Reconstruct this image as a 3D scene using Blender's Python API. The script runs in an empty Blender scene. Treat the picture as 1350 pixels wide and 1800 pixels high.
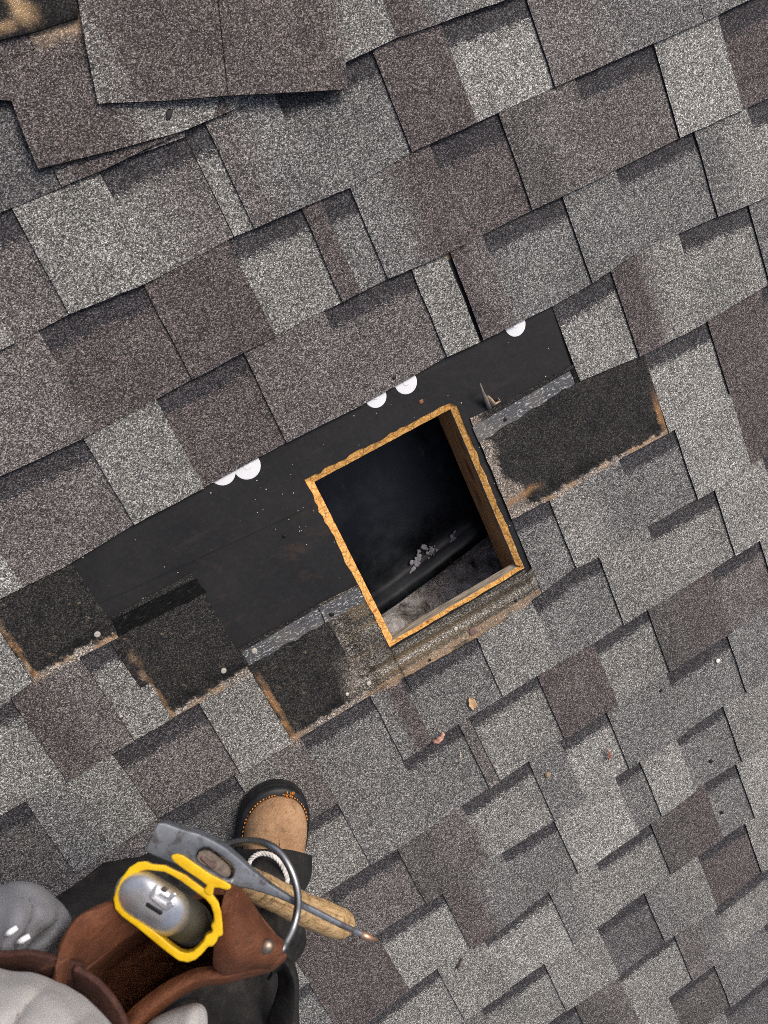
import bpy, bmesh, math, random
from mathutils import Vector, Matrix, noise
from mathutils.geometry import tessellate_polygon
random.seed(7)
sc = bpy.context.scene
COL = sc.collection

# ------------------------------------------------------------------ camera
F = 1353.0                      # focal length in photo pixels (1350 x 1800)
ROTV = Vector((0.2849104, -0.25479496, -0.46945148))
DIST = 1.20263806
V0 = -0.73644152
S = 0.1429                      # shingle exposure
M3 = Matrix.Rotation(ROTV.length, 3, ROTV.normalized())
O3 = Vector((0, 0, DIST))
FLIP = Matrix(((1, 0, 0), (0, -1, 0), (0, 0, -1)))
C2L = FLIP @ M3.transposed()    # camera (x right, y down, z forward) -> roof frame
PITCH = math.radians(21)
RW = Matrix.Translation((0, 0, 4.2)) @ Matrix.Rotation(PITCH, 4, 'X')
RW3 = RW.to_3x3()

def roof_pt(x, y, h=0.0):
    """point of the roof frame (u along the courses, y up the slope, h out of it)"""
    d = Vector(((x - 675) / F, (y - 900) / F, 1))
    n = M3.col[2]
    t = (n.dot(O3) - h) / n.dot(d)
    return C2L @ (d * t - O3)
def UV(x, y, h=0.003):
    q = roof_pt(x, y, h)
    return q.x, -q.y
def at(x, y, z):
    """world point that lies z metres in front of the lens plane"""
    d = Vector(((x - 675) / F * z, (y - 900) / F * z, z))
    return RW @ (C2L @ (d - O3))

cam = bpy.data.cameras.new('camera')
camo = bpy.data.objects.new('camera', cam)
COL.objects.link(camo)
cm = Matrix.Identity(3)
for i, ax in enumerate((Vector((1, 0, 0)), Vector((0, -1, 0)), Vector((0, 0, -1)))):
    cm.col[i] = RW3 @ (C2L @ ax)
camo.matrix_world = Matrix.Translation(RW @ (C2L @ (-O3))) @ cm.to_4x4()
cam.sensor_fit = 'VERTICAL'
cam.sensor_height = 24
cam.sensor_width = 18
cam.lens = F / 1800 * 24
cam.clip_start = 0.02
cam.clip_end = 500
cam.dof.use_dof = True
cam.dof.focus_distance = 1.2
cam.dof.aperture_fstop = 9
sc.camera = camo

# ------------------------------------------------------------------ sky and sun
SUN_CAM = Vector((0.50, -0.42, -0.75)).normalized()      # towards the sun, camera axes
sund = (RW3 @ (C2L @ SUN_CAM)).normalized()
elev = math.asin(sund.z)
world = bpy.data.worlds.new('World')
sc.world = world
world.use_nodes = True
wn = world.node_tree
sky = wn.nodes.new('ShaderNodeTexSky')
sky.sky_type = 'NISHITA'
sky.sun_disc = False
sky.sun_elevation = elev
sky.sun_rotation = math.atan2(sund.x, sund.y)
sky.air_density = 0.7
sky.dust_density = 6
sky.ozone_density = 0.4
wn.links.new(sky.outputs[0], wn.nodes['Background'].inputs[0])
wn.nodes['Background'].inputs[1].default_value = 0.15
sun = bpy.data.lights.new('sun', 'SUN')
suno = bpy.data.objects.new('sun', sun)
COL.objects.link(suno)
sun.energy = 1.3
sun.angle = math.radians(20)
sun.color = (1, 0.965, 0.915)
suno.matrix_world = Matrix.Translation((0, 0, 9)) @ sund.to_track_quat('Z', 'Y').to_matrix().to_4x4()
sc.view_settings.view_transform = 'Standard'
sc.view_settings.look = 'None'
sc.view_settings.exposure = 0.2
sc.view_settings.gamma = 1
sc.view_settings.use_curve_mapping = False
sc.cycles.use_denoising = False
sc.cycles.filter_width = 0.9

# ------------------------------------------------------------------ material helpers
class NT:
    def __init__(self, name, rough=0.8, spec=0.3):
        self.m = bpy.data.materials.new(name)
        self.m.use_nodes = True
        self.t = self.m.node_tree
        self.b = self.t.nodes['Principled BSDF']
        self.b.inputs['Roughness'].default_value = rough
        self.b.inputs['Specular IOR Level'].default_value = spec
    def n(self, kind, **kw):
        nd = self.t.nodes.new(kind)
        for k, v in kw.items():
            if k.startswith('i_'):
                key = k[2:]
                key = int(key) if key.isdigit() else key.replace('_', ' ')
                self.put(nd.inputs[key], v)
            else:
                setattr(nd, k, v)
        return nd
    def put(self, sock, v):
        if isinstance(v, bpy.types.NodeSocket):
            self.t.links.new(v, sock)
        elif isinstance(v, bpy.types.Node):
            self.t.links.new(v.outputs[0], sock)
        else:
            sock.default_value = v
    def math(self, op, a, b=0.0, c=0.0, clamp=False):
        nd = self.t.nodes.new('ShaderNodeMath')
        nd.operation = op
        nd.use_clamp = clamp
        for i, v in enumerate((a, b, c)):
            self.put(nd.inputs[i], v)
        return nd.outputs[0]
    def mix(self, f, a, b, mode='MIX'):
        nd = self.t.nodes.new('ShaderNodeMix')
        nd.data_type = 'RGBA'
        nd.blend_type = mode
        nd.clamp_result = False
        self.put(nd.inputs[0], f)
        for i, v in ((6, a), (7, b)):
            if isinstance(v, tuple) and len(v) == 3:
                v = v + (1,)
            self.put(nd.inputs[i], v)
        return nd.outputs[2]
    def ramp(self, f, stops, interp='LINEAR'):
        nd = self.t.nodes.new('ShaderNodeValToRGB')
        cr = nd.color_ramp
        cr.interpolation = interp
        while len(cr.elements) < len(stops):
            cr.elements.new(0.5)
        for e, (p, c) in zip(cr.elements, stops):
            e.position = p
            e.color = (c, c, c, 1) if isinstance(c, (int, float)) else tuple(c) + (1,)
        self.put(nd.inputs[0], f)
        return nd.outputs[0]
    def noise(self, vec, scale, detail=4, rough=0.55, dist=0.0):
        nd = self.n('ShaderNodeTexNoise', i_Scale=scale, i_Detail=detail, i_Roughness=rough, i_Distortion=dist)
        if vec is not None:
            self.put(nd.inputs['Vector'], vec)
        return nd.outputs[0]
    def obj(self, scale=None):
        tc = self.n('ShaderNodeTexCoord').outputs['Object']
        if scale is None:
            return tc
        mp = self.n('ShaderNodeMapping', i_Vector=tc, i_Scale=scale)
        return mp.outputs[0]
    def bump(self, h, strength=0.5, dist=0.001, normal=None):
        nd = self.n('ShaderNodeBump', i_Strength=strength, i_Distance=dist, i_Height=h)
        if normal is not None:
            self.put(nd.inputs['Normal'], normal)
        self.t.links.new(nd.outputs[0], self.b.inputs['Normal'])
        return nd.outputs[0]
    def color(self, c):
        if isinstance(c, tuple) and len(c) == 3:
            c = c + (1,)
        self.put(self.b.inputs['Base Color'], c)

TINT = {
    'G': (0.222, 0.221, 0.206), 'L': (0.268, 0.267, 0.250), 'M': (0.166, 0.166, 0.161), 'X': (0.143, 0.132, 0.127),
    'W': (0.106, 0.091, 0.0885), 'B': (0.106, 0.100, 0.095), 'D': (0.112, 0.111, 0.111), 'H': (0.030, 0.029, 0.0272),
    'T': (0.33, 0.225, 0.135), 'O': (0.32, 0.175, 0.075), 'P': (0.30, 0.265, 0.225),
}
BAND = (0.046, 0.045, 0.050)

def granule_material():
    k = NT('mineral_granules', 0.88, 0.25)
    uv = k.n('ShaderNodeUVMap', uv_map='roof').outputs[0]
    bd = k.n('ShaderNodeSeparateXYZ', i_0=k.n('ShaderNodeUVMap', uv_map='band').outputs[0])
    tint = k.n('ShaderNodeAttribute', attribute_name='tint').outputs[0]
    v1 = k.n('ShaderNodeTexVoronoi', voronoi_dimensions='2D', i_Vector=uv, i_Scale=720.0)
    v2 = k.n('ShaderNodeTexVoronoi', voronoi_dimensions='2D', i_Vector=uv, i_Scale=1050.0)
    c1 = k.n('ShaderNodeSeparateColor', i_0=v1.outputs['Color'])
    c2 = k.n('ShaderNodeSeparateColor', i_0=v2.outputs['Color'])
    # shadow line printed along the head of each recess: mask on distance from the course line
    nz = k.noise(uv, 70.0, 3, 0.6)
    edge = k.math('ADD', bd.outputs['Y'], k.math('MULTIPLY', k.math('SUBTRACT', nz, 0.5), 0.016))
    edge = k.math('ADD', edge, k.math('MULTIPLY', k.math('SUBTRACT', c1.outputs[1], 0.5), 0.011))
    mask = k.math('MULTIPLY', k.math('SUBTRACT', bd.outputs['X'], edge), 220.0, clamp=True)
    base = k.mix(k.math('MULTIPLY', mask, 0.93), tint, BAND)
    # patchy wear at two sizes
    w1 = k.ramp(k.noise(uv, 7.0, 3), [(0.25, 0.80), (0.75, 1.2)])
    w2 = k.ramp(k.noise(uv, 48.0, 4, 0.65), [(0.28, 0.86), (0.72, 1.14)])
    base = k.mix(1.0, base, w1, 'MULTIPLY')
    base = k.mix(1.0, base, w2, 'MULTIPLY')
    st = [(0.0, 0.10), (0.32, 0.26), (0.58, 0.66), (0.76, 1.25), (0.9, 2.3), (1.0, 3.9)]
    r1 = k.ramp(c1.outputs[0], st)
    r2 = k.ramp(c2.outputs[0], st)
    rr = k.mix(0.30, r1, r2)
    # where ochre dirt fills the grain (strongly coloured tint) the grain shows less
    ts = k.n('ShaderNodeSeparateColor', i_0=tint)
    sat = k.math('DIVIDE', k.math('SUBTRACT', ts.outputs[0], ts.outputs[2]), k.math('ADD', ts.outputs[0], 0.001))
    rr = k.mix(k.math('MULTIPLY', k.math('SUBTRACT', sat, 0.26), 3.2, clamp=True), rr, k.mix(0.30, (1, 1, 1), rr))
    col = k.mix(1.0, base, rr, 'MULTIPLY')
    br = k.math('MULTIPLY', k.math('GREATER_THAN', c1.outputs[2], 0.84), 0.30)
    col = k.mix(br, col, k.mix(1.0, col, (1.12, 0.97, 0.90), 'MULTIPLY'))
    # a few near white grains
    wh = k.math('GREATER_THAN', c2.outputs[1], 0.955)
    lum = k.n('ShaderNodeRGBToBW', i_0=base).outputs[0]
    wh = k.math('MULTIPLY', wh, k.math('MULTIPLY', lum, 4.5, clamp=True))
    col = k.mix(k.math('MULTIPLY', wh, 0.8), col, (0.60, 0.58, 0.52))
    k.color(col)
    hgt = k.math('SUBTRACT', k.math('MULTIPLY', c1.outputs[1], 0.5), v1.outputs['Distance'])
    k.bump(hgt, 0.75, 0.0011)
    return k.m
MG = granule_material()

def asphalt_edge():
    k = NT('asphalt_edge', 0.9, 0.2)
    f = k.noise(k.obj(), 260.0, 3)
    k.color(k.ramp(f, [(0.35, (0.010, 0.009, 0.009)), (0.62, (0.028, 0.024, 0.021)), (0.8, (0.12, 0.10, 0.08))]))
    return k.m
ME = asphalt_edge()

# ------------------------------------------------------------------ object helpers
def link(o, parent=None):
    COL.objects.link(o)
    if parent is not None:
        o.parent = parent
    return o
def tag(o, label=None, cat=None, group=None, kind=None):
    if label: o['label'] = label
    if cat: o['category'] = cat
    if group: o['group'] = group
    if kind: o['kind'] = kind
    return o
def empty(name, mat=None):
    o = bpy.data.objects.new(name, None)
    o.empty_display_size = 0.05
    COL.objects.link(o)
    if mat is not None:
        o.matrix_world = mat
    return o
def mesh_obj(name, verts, faces, mats, parent=None, fmat=None, smooth=False, tint=None, band=None, roofuv=None):
    me = bpy.data.meshes.new(name)
    me.from_pydata([tuple(v) for v in verts], [], faces)
    for m in (mats if isinstance(mats, (list, tuple)) else [mats]):
        me.materials.append(m)
    if fmat:
        me.polygons.foreach_set('material_index', fmat)
    if smooth:
        me.polygons.foreach_set('use_smooth', [True] * len(me.polygons))
    if tint is not None:
        a = me.color_attributes.new('tint', 'FLOAT_COLOR', 'POINT')
        for i, c in enumerate(tint):
            a.data[i].color = (c[0], c[1], c[2], 1)
    li = [l.vertex_index for l in me.loops]
    if roofuv is not None:
        ul = me.uv_layers.new(name='roof')
        fl = []
        for i in li: fl += roofuv[i]
        ul.data.foreach_set('uv', fl)
    if band is not None:
        ul = me.uv_layers.new(name='band')
        fl = []
        for i in li: fl += band[i]
        ul.data.foreach_set('uv', fl)
    me.update()
    return link(bpy.data.objects.new(name, me), parent)
def bm_obj(name, bm, mats, parent=None, smooth=False):
    me = bpy.data.meshes.new(name)
    bmesh.ops.recalc_face_normals(bm, faces=bm.faces[:])
    bm.to_mesh(me)
    bm.free()
    for m in (mats if isinstance(mats, (list, tuple)) else [mats]):
        me.materials.append(m)
    if smooth:
        me.polygons.foreach_set('use_smooth', [True] * len(me.polygons))
    return link(bpy.data.objects.new(name, me), parent)
def lerp(a, b, t): return a + (b - a) * t
def mixc(a, b, t):
    t = min(1, max(0, t))
    return tuple(lerp(x, y, t) for x, y in zip(a, b))
def sstep(a, b, x):
    t = min(1, max(0, (x - a) / (b - a)))
    return t * t * (3 - 2 * t)
def fbm(x, y, z=0.0, o=4):
    return noise.fractal(Vector((x, y, z)), 0.9, 2.0, o)
def crom(pts, n):
    """Catmull-Rom resample of a list of Vectors"""
    out = []
    m = len(pts)
    for i in range(n):
        f = i / (n - 1) * (m - 1)
        k = min(int(f), m - 2)
        t = f - k
        p0, p1, p2, p3 = pts[max(k - 1, 0)], pts[k], pts[k + 1], pts[min(k + 2, m - 1)]
        out.append(0.5 * ((2 * p1) + (p2 - p0) * t + (2 * p0 - 5 * p1 + 4 * p2 - p3) * t * t + (3 * p1 - p0 - 3 * p2 + p3) * t ** 3))
    return out

# ------------------------------------------------------------------ the course lines traced from the photo
LINE = {
1: [(0,373),(176,303),(321,233),(612,109),(695,70),(899,-3)],
2: [(0,616),(119,553),(249,502),(410,418),(614,332),(717,272),(966,157),(1236,39)],
3: [(0,836),(145,771),(337,668),(500,582),(671,496),(783,446),(932,371),(1035,322),(1200,241),(1350,174)],
4: [(0,1050),(122,991),(230,924),(498,782),(648,704),(785,628),(857,595),(966,542),(1034,504),(1117,446),(1254,384),(1350,345)],
5: [(13,1233),(57,1198),(207,1123),(1013,673),(1130,624),(1241,567),(1350,502)],
6: [(47,1408),(123,1370),(197,1323),(285,1273),(350,1236),(430,1188),(897,915),(965,880),(1086,810),(1187,756),(1280,694)],
7: [(130,1537),(283,1434),(415,1362),(527,1296),(650,1224),(703,1197),(838,1121),(943,1052),(1008,1000),(1052,978),(1137,926),(1257,860),(1324,813)],
8: [(592,1410),(707,1336),(826,1258),(943,1185),(1043,1131),(1137,1071),(1250,1004),(1334,949)],
9: [(697,1489),(811,1417),(927,1339),(1065,1250),(1171,1184),(1277,1115)],
10: [(542,1725),(660,1642),(774,1570),(881,1500),(974,1443),(1122,1338),(1187,1297),(1270,1242)],
11: [(655,1787),(767,1702),(850,1653),(964,1567),(1047,1515),(1143,1448),(1236,1378),(1293,1344)],
12: [(844,1772),(956,1694),(1047,1629),(1132,1570),(1225,1502),(1309,1448)],
13: [(1008,1765),(1086,1715),(1184,1642),(1254,1598),(1350,1523)],
14: [(1174,1754),(1254,1694),(1342,1628)],
15: [(1272,1777),(1350,1715)],
}
CURVE = {}
for k_, pts in LINE.items():
    c = []
    for (x, y) in pts:
        u, v = UV(x, y, 0.006)
        c.append((u, v - (k_ * S + V0)))
    CURVE[k_] = sorted(c)
def course(k, u):
    base = k * S + V0
    c = CURVE.get(k)
    wob = 0.0016 * noise.noise(Vector((u * 5, k * 3.1, 0)))
    if not c:
        return base + wob
    if u <= c[0][0]:
        return base + c[0][1] * math.exp(-(c[0][0] - u) * 3) + wob
    if u >= c[-1][0]:
        return base + c[-1][1] * math.exp(-(u - c[-1][0]) * 3) + wob
    for (a, ra), (b, rb) in zip(c, c[1:]):
        if a <= u <= b:
            return base + lerp(ra, rb, (u - a) / (b - a)) + wob
# Each entry is the left end of a stretch of a course: T raised tab, B recessed stretch (dark printed band at its head),
# X nothing (torn off), S a butt joint of two shingles. 'W>M' runs from one granule blend to another.
ROWS = {
1: [('B',(-30,330),'D'),('T',(100,300),'X'),('T',(133,287),'W'),('B',(395,178),'M'),('T',(520,130),'G',),('T',(680,20),'W>M',),('T',(820,20),'G')],
2: [('B',(-90,410),'X'),('T',(25,373),'G>G'),('B',(175,303),'G>X'),('S',(322,234),'G'),('T',(366,228),'X>M'),('B',(485,172),'M'),
    ('T',(656,97),'W'),('B',(775,48),'L'),('T',(925,0),'X>M'),('S',(1226,0),''),('T',(1227,0),'M'),],
3: [('T',(-180,725),'X'),('B',(73,590),'W'),('T',(252,502),'W'),('B',(402,428),'G'),('T',(532,372),'W'),('B',(563,352),'M'),
    ('T',(615,333),'M>W'),('B',(757,264),'W'),('T',(880,212),'B>X'),('B',(1013,152),'X'),('T',(1150,88),'L'),('B',(1262,38),'W')],
4: [('B',(-60,880),'X'),('T',(147,771),'G'),('B',(277,708),'W'),('T',(432,630),'X>X'),('B',(575,561),'X'),('T',(725,480),'G'),('X',(783,448),''),
    ('S',(790,444),''),('T',(791,444),'W>X'),('B',(847,415),'M'),('T',(990,351),'M'),('B',(1082,303),'M'),('T',(1222,243),'M>G'),('B',(1314,195),'G')],
5: [('T',(-260,1205),'G'),('X',(0,1105),''),('B',(973,545),'G'),('T',(1076,488),'W>G'),('B',(1195,428),'G'),('T',(1315,363),'M')],
6: [('B',(-60,1290),'G'),('T',(27,1238),'W>X'),('B',(148,1168),'G'),('X',(190,1085),''),('B',(1131,628),'L'),('T',(1243,568),'W'),('B',(1338,517),'W')],
7: [('B',(-80,1480),'B'),('T',(47,1411),'M>G'),('B',(197,1323),'X'),('T',(350,1236),'G'),('X',(412,1133),''),('B',(898,912),'M'),
    ('T',(965,880),'G>M'),('B',(1087,808),'M'),('T',(1185,756),'L'),('T',(1284,697),'W')],
8: [('T',(90,1560),'X'),('B',(280,1440),'D'),('T',(412,1362),'M>X'),('B',(527,1296),'M'),('S',(648,1222),''),('T',(650,1221),'M>W'),('B',(705,1197),'W'),('T',(838,1121),'G'),('B',(935,1060),'M'),  # dark recess left of the boot: boot shadow put into its tint
    ('T',(1052,978),'G'),('B',(1137,927),'G'),('T',(1255,861),'L'),('B',(1340,810),'M')],
9: [('T',(330,1570),'W'),('B',(480,1475),'G'),('T',(592,1410),'M>M'),('B',(706,1337),'M'),('T',(807,1273),'X'),('S',(824,1261),'M'),('B',(826,1260),'G'),('T',(943,1185),'W'),('B',(1043,1131),'G'),
    ('T',(1137,1071),'B>W'),('B',(1250,1004),'X'),('T',(1334,949),'G')],
10: [('T',(480,1625),'W'),('B',(575,1566),'X'),('T',(697,1489),'B>X'),('B',(811,1417),'G'),('T',(929,1339),'M'),('B',(984,1303),'L'),('T',(1065,1250),'M'),('B',(1171,1185),'M'),('T',(1277,1115),'M')],
11: [('B',(430,1800),'M'),('T',(542,1726),'W'),('B',(660,1642),'L'),('T',(777,1569),'W>M'),('B',(881,1500),'M'),('T',(974,1443),'L'),('B',(1080,1366),'M'),('T',(1124,1338),'L'),('B',(1187,1297),'M'),('T',(1270,1242),'G')],
12: [('B',(650,1790),'G'),('T',(767,1702),'G'),('B',(850,1653),'L'),('T',(964,1567),'M>G'),('B',(1047,1515),'G'),('T',(1143,1448),'B>W'),('B',(1236,1378),'M'),('T',(1293,1344),'L')],
13: [('T',(760,1830),'M'),('B',(844,1772),'G'),('T',(956,1694),'G'),('B',(1047,1629),'D'),('T',(1132,1570),'M>G'),('B',(1225,1503),'W'),('T',(1309,1448),'G')],
14: [('B',(930,1815),'D'),('T',(1008,1764),'B>X'),('B',(1086,1715),'G'),('T',(1184,1642),'X>M'),('B',(1254,1598),'G'),('T',(1370,1508),'M')],
15: [('T',(1090,1815),'G'),('B',(1174,1754),'B'),('T',(1254,1694),'M'),('B',(1342,1628),'M')],
16: [('T',(1180,1845),'M'),('B',(1272,1777),'D'),('T',(1390,1690),'M')],
}
UMIN, UMAX = -1.25, 1.35
KMIN, KMAX = -1, 18
def filler(rng, u0, u1, typ, k):
    out = []
    u = u0
    while u < u1:
        out.append((typ, u, rng.choice(['G', 'M', 'W', 'X', 'M>G', 'W>X', 'L'])))
        u += rng.uniform(0.09, 0.24)
        typ = 'B' if typ == 'T' else 'T'
    return out
SEGS = {}
for k in range(KMIN, KMAX + 1):
    rng = random.Random(100 + k)
    e = []
    for it in ROWS.get(k, []):
        e.append((it[0], UV(*it[1])[0], it[2]))
    if e:
        left = filler(rng, UMIN, e[0][1] - 0.06, 'T' if e[0][0] == 'T' else 'B', k)
        right = filler(rng, e[-1][1] + rng.uniform(0.1, 0.2), UMAX, 'B' if e[-1][0] == 'T' else 'T', k)
        e = left + e + right
    else:
        e = filler(rng, UMIN, UMAX, 'T', k)
    SEGS[k] = e

# ------------------------------------------------------------------ roof
roof = empty('roof', RW)
tag(roof, 'sloping roof covered in grey and brown laminated asphalt shingles around a square hole', 'roof', kind='structure')

HU0, HU1, HV0, HV1 = -0.088, 0.176, -0.106, 0.209      # opening, top edge
BU0, BU1, BV0, BV1 = -0.0762, 0.1670, -0.0945, 0.199   # opening, bottom edge of the boards

def zback(t):
    return 0.0014 + 0.0052 * t if t > 0 else 0.0014 + 0.0004 * t

def patch(name, parent, cols, rows, vt, vb, zf, th, tintf, bandf=None, mats=None, jit=0.0, ushift=None):
    """sheet on the roof; cols: list of u, rows: list of t (0 at vt, 1 at vb); side walls th deep"""
    nu, nv = len(cols), len(rows)
    V, T, B, R = [], [], [], []
    for i, u in enumerate(cols):
        for t in rows:
            uu = u
            if ushift: uu += ushift(i, t)
            v = lerp(vt(u), vb(u), t)
            if jit and (i in (0, nu - 1)):
                uu += jit * noise.noise(Vector((v * 60, u * 31, 1)))
            if jit and t == rows[-1]:
                v += jit * noise.noise(Vector((u * 70, v * 13, 4)))
            V.append((uu, -v, zf(uu, v)))
            T.append(tintf(uu, v))
            B.append(bandf(uu, v) if bandf else (0.0, 1.0))
            R.append((uu, v))
    faces, fm = [], []
    for i in range(nu - 1):
        for j in range(nv - 1):
            a = i * nv + j
            faces.append((a, a + 1, a + nv + 1, a + nv))
            fm.append(0)
    ring = [j for j in range(nv)] + [i * nv + nv - 1 for i in range(1, nu)] + \
           [(nu - 1) * nv + j for j in range(nv - 2, -1, -1)] + [i * nv for i in range(nu - 2, 0, -1)]
    n0 = len(V)
    for q in ring:
        x, y, z = V[q]
        V.append((x, y, z - th)); T.append(T[q]); B.append((0.0, 1.0)); R.append((R[q][0] + 0.31, R[q][1]))
    m = len(ring)
    for i in range(m):
        a, b = ring[i], ring[(i + 1) % m]
        faces.append((a, n0 + i, n0 + (i + 1) % m, b))
        fm.append(1)
    return mesh_obj(name, V, faces, mats or [MG, ME], parent, fm, tint=T, band=B, roofuv=R)

def seg_tint(spec, s):
    if '>' in spec:
        a, b = spec.split('>')
        return mixc(TINT[a], TINT[b], sstep(0.30, 0.62, s))
    return TINT[spec]

# stretches where a torn off shingle had covered the course below (unweathered, ringed with dirt)
U5L = UV(30, 1150)[0]
E6 = -0.434
E7 = -0.295
U7R = 0.188
U6R = 0.511
SEAM8 = UV(600, 1140)[0]
def ridge(d, w):
    return math.exp(-(d / w) ** 2)
def covered(k, u, v, base):
    """granule colour of course k at (u, v) where the course above is missing"""
    b = course(k - 1, u)
    n1 = fbm(u * 60, v * 60, k)
    n2 = fbm(u * 22, v * 22, k + 9)
    n3 = fbm(u * 150, v * 150, k + 4, 3)
    def rdg(x, w): return sstep(0.28, 0.66, ridge(x, w * (1 + 0.35 * n2)) + 0.42 * n3 + 0.15 * n1)
    if k == 6: lo, hi = U5L, E6 + 0.002
    elif k == 7 and u < 0: lo, hi = E6, E7 + 0.002
    elif k == 7: lo, hi = U7R - 0.01, U6R
    elif k == 8: lo, hi = E7, 0.30
    else: return base
    d = v - b + 0.0035 * n1 + 0.004
    ul = u - lo + 0.004 * n1
    if u < lo - 0.012 or u > hi + 0.01:
        return base
    dark = TINT['H']
    if d < 0:
        c = mixc(dark, (0.022, 0.021, 0.021), sstep(0.0, 0.6, n2))
        # old felt of tar near the lower edge
        c = mixc(c, (0.009, 0.009, 0.009), ridge(d + 0.0155, 0.0075) * sstep(-0.35, 0.2, n2 + 0.4 * n1) * 0.9)
    else:
        c = base
    tan = mixc(TINT['T'], TINT['P'], sstep(-0.4, 0.4, n2))
    side_brk = 0.45 + 0.55 * sstep(-0.35, 0.1, n1 + n2)
    side = mixc(TINT['O'], TINT['T'], sstep(-0.2, 0.4, n1)) if k in (6, 7) and u < 0 else TINT['T']
    if d < 0.03:
        if k == 7 and u > 0:
            c = mixc(c, tan, rdg(d - 0.002, 0.0062) * 1.0)
            # weathered left end beside the cut, and a rusty streak
            wl = sstep(0.045, 0.012, ul + 0.014 * n2 - 0.02 * sstep(-0.05, 0.0, d + 0.02))
            if d < 0: c = mixc(c, mixc(TINT['P'], (0.20, 0.165, 0.13), sstep(-.3, .4, n1)), sstep(0.25, 0.75, wl + 0.3 * n3) * 0.85)
            c = mixc(c, TINT['O'], ridge(d + 0.028 - 0.10 * max(0, 0.06 - ul), 0.006) * sstep(0.09, 0.05, ul) * 0.8)
            c = mixc(c, TINT['O'], rdg(u - hi + 0.006, 0.006) * ridge(d + 0.035, 0.03) * 0.9)
        elif k == 8:
            if u < SEAM8 + 0.002:
                c = mixc(c, tan, rdg(d - 0.002, 0.0075) * 0.9)
                c = mixc(c, TINT['O'], rdg(ul - 0.004, 0.0055) * (1 if d < 0.004 else 0) * sstep(-0.14, -0.12, d) * 0.8 * side_brk)
                wr = sstep(-0.04, -0.004, u - SEAM8 + 0.012 * n2) * ridge(d + 0.035, 0.035)
                c = mixc(c, TINT['P'], wr * 0.7)
            else:
                # weathered flap below the hole: pale grain, ochre and brown streaks along the course
                if d < 0.004:
                    sx = fbm(u * 9, v * 75, 3.3)
                    c = mixc((0.085, 0.078, 0.066), (0.22, 0.205, 0.175), sstep(-0.35, 0.4, n1 + 0.5 * n2))
                    c = mixc(c, TINT['P'], ridge(u - SEAM8 - 0.012, 0.018) * ridge(d + 0.05, 0.04) * 0.8)
                    gate = sstep(-0.085, -0.055, u - 0.0 + 0.09 * sx + 0.04)
                    c = mixc(c, (0.15, 0.10, 0.045), sstep(0.05, 0.36, sx) * 0.75 * gate)
                    c = mixc(c, (0.40, 0.37, 0.31), ridge(d + 0.024 + 0.006 * n2, 0.006) * 0.6)
                    c = mixc(c, (0.05, 0.04, 0.025), ridge(d + 0.038 + 0.008 * sx, 0.006) * sstep(0.0, 0.3, n2 + 0.2))
                c = mixc(c, TINT['T'], rdg(d - 0.0, 0.006) * sstep(-0.2, 0.25, n2 + 0.12) * 0.9)
        else:
            c = mixc(c, tan, rdg(d - 0.001, 0.0062) * 1.0)
            lim = 1 if d < 0.002 else 0
            c = mixc(c, side, rdg(ul - 0.003, 0.0055) * lim * (0.4 + 0.6 * sstep(-0.09, -0.02, d)) * sstep(-0.135, -0.115, d) * side_brk)
    return c

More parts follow.
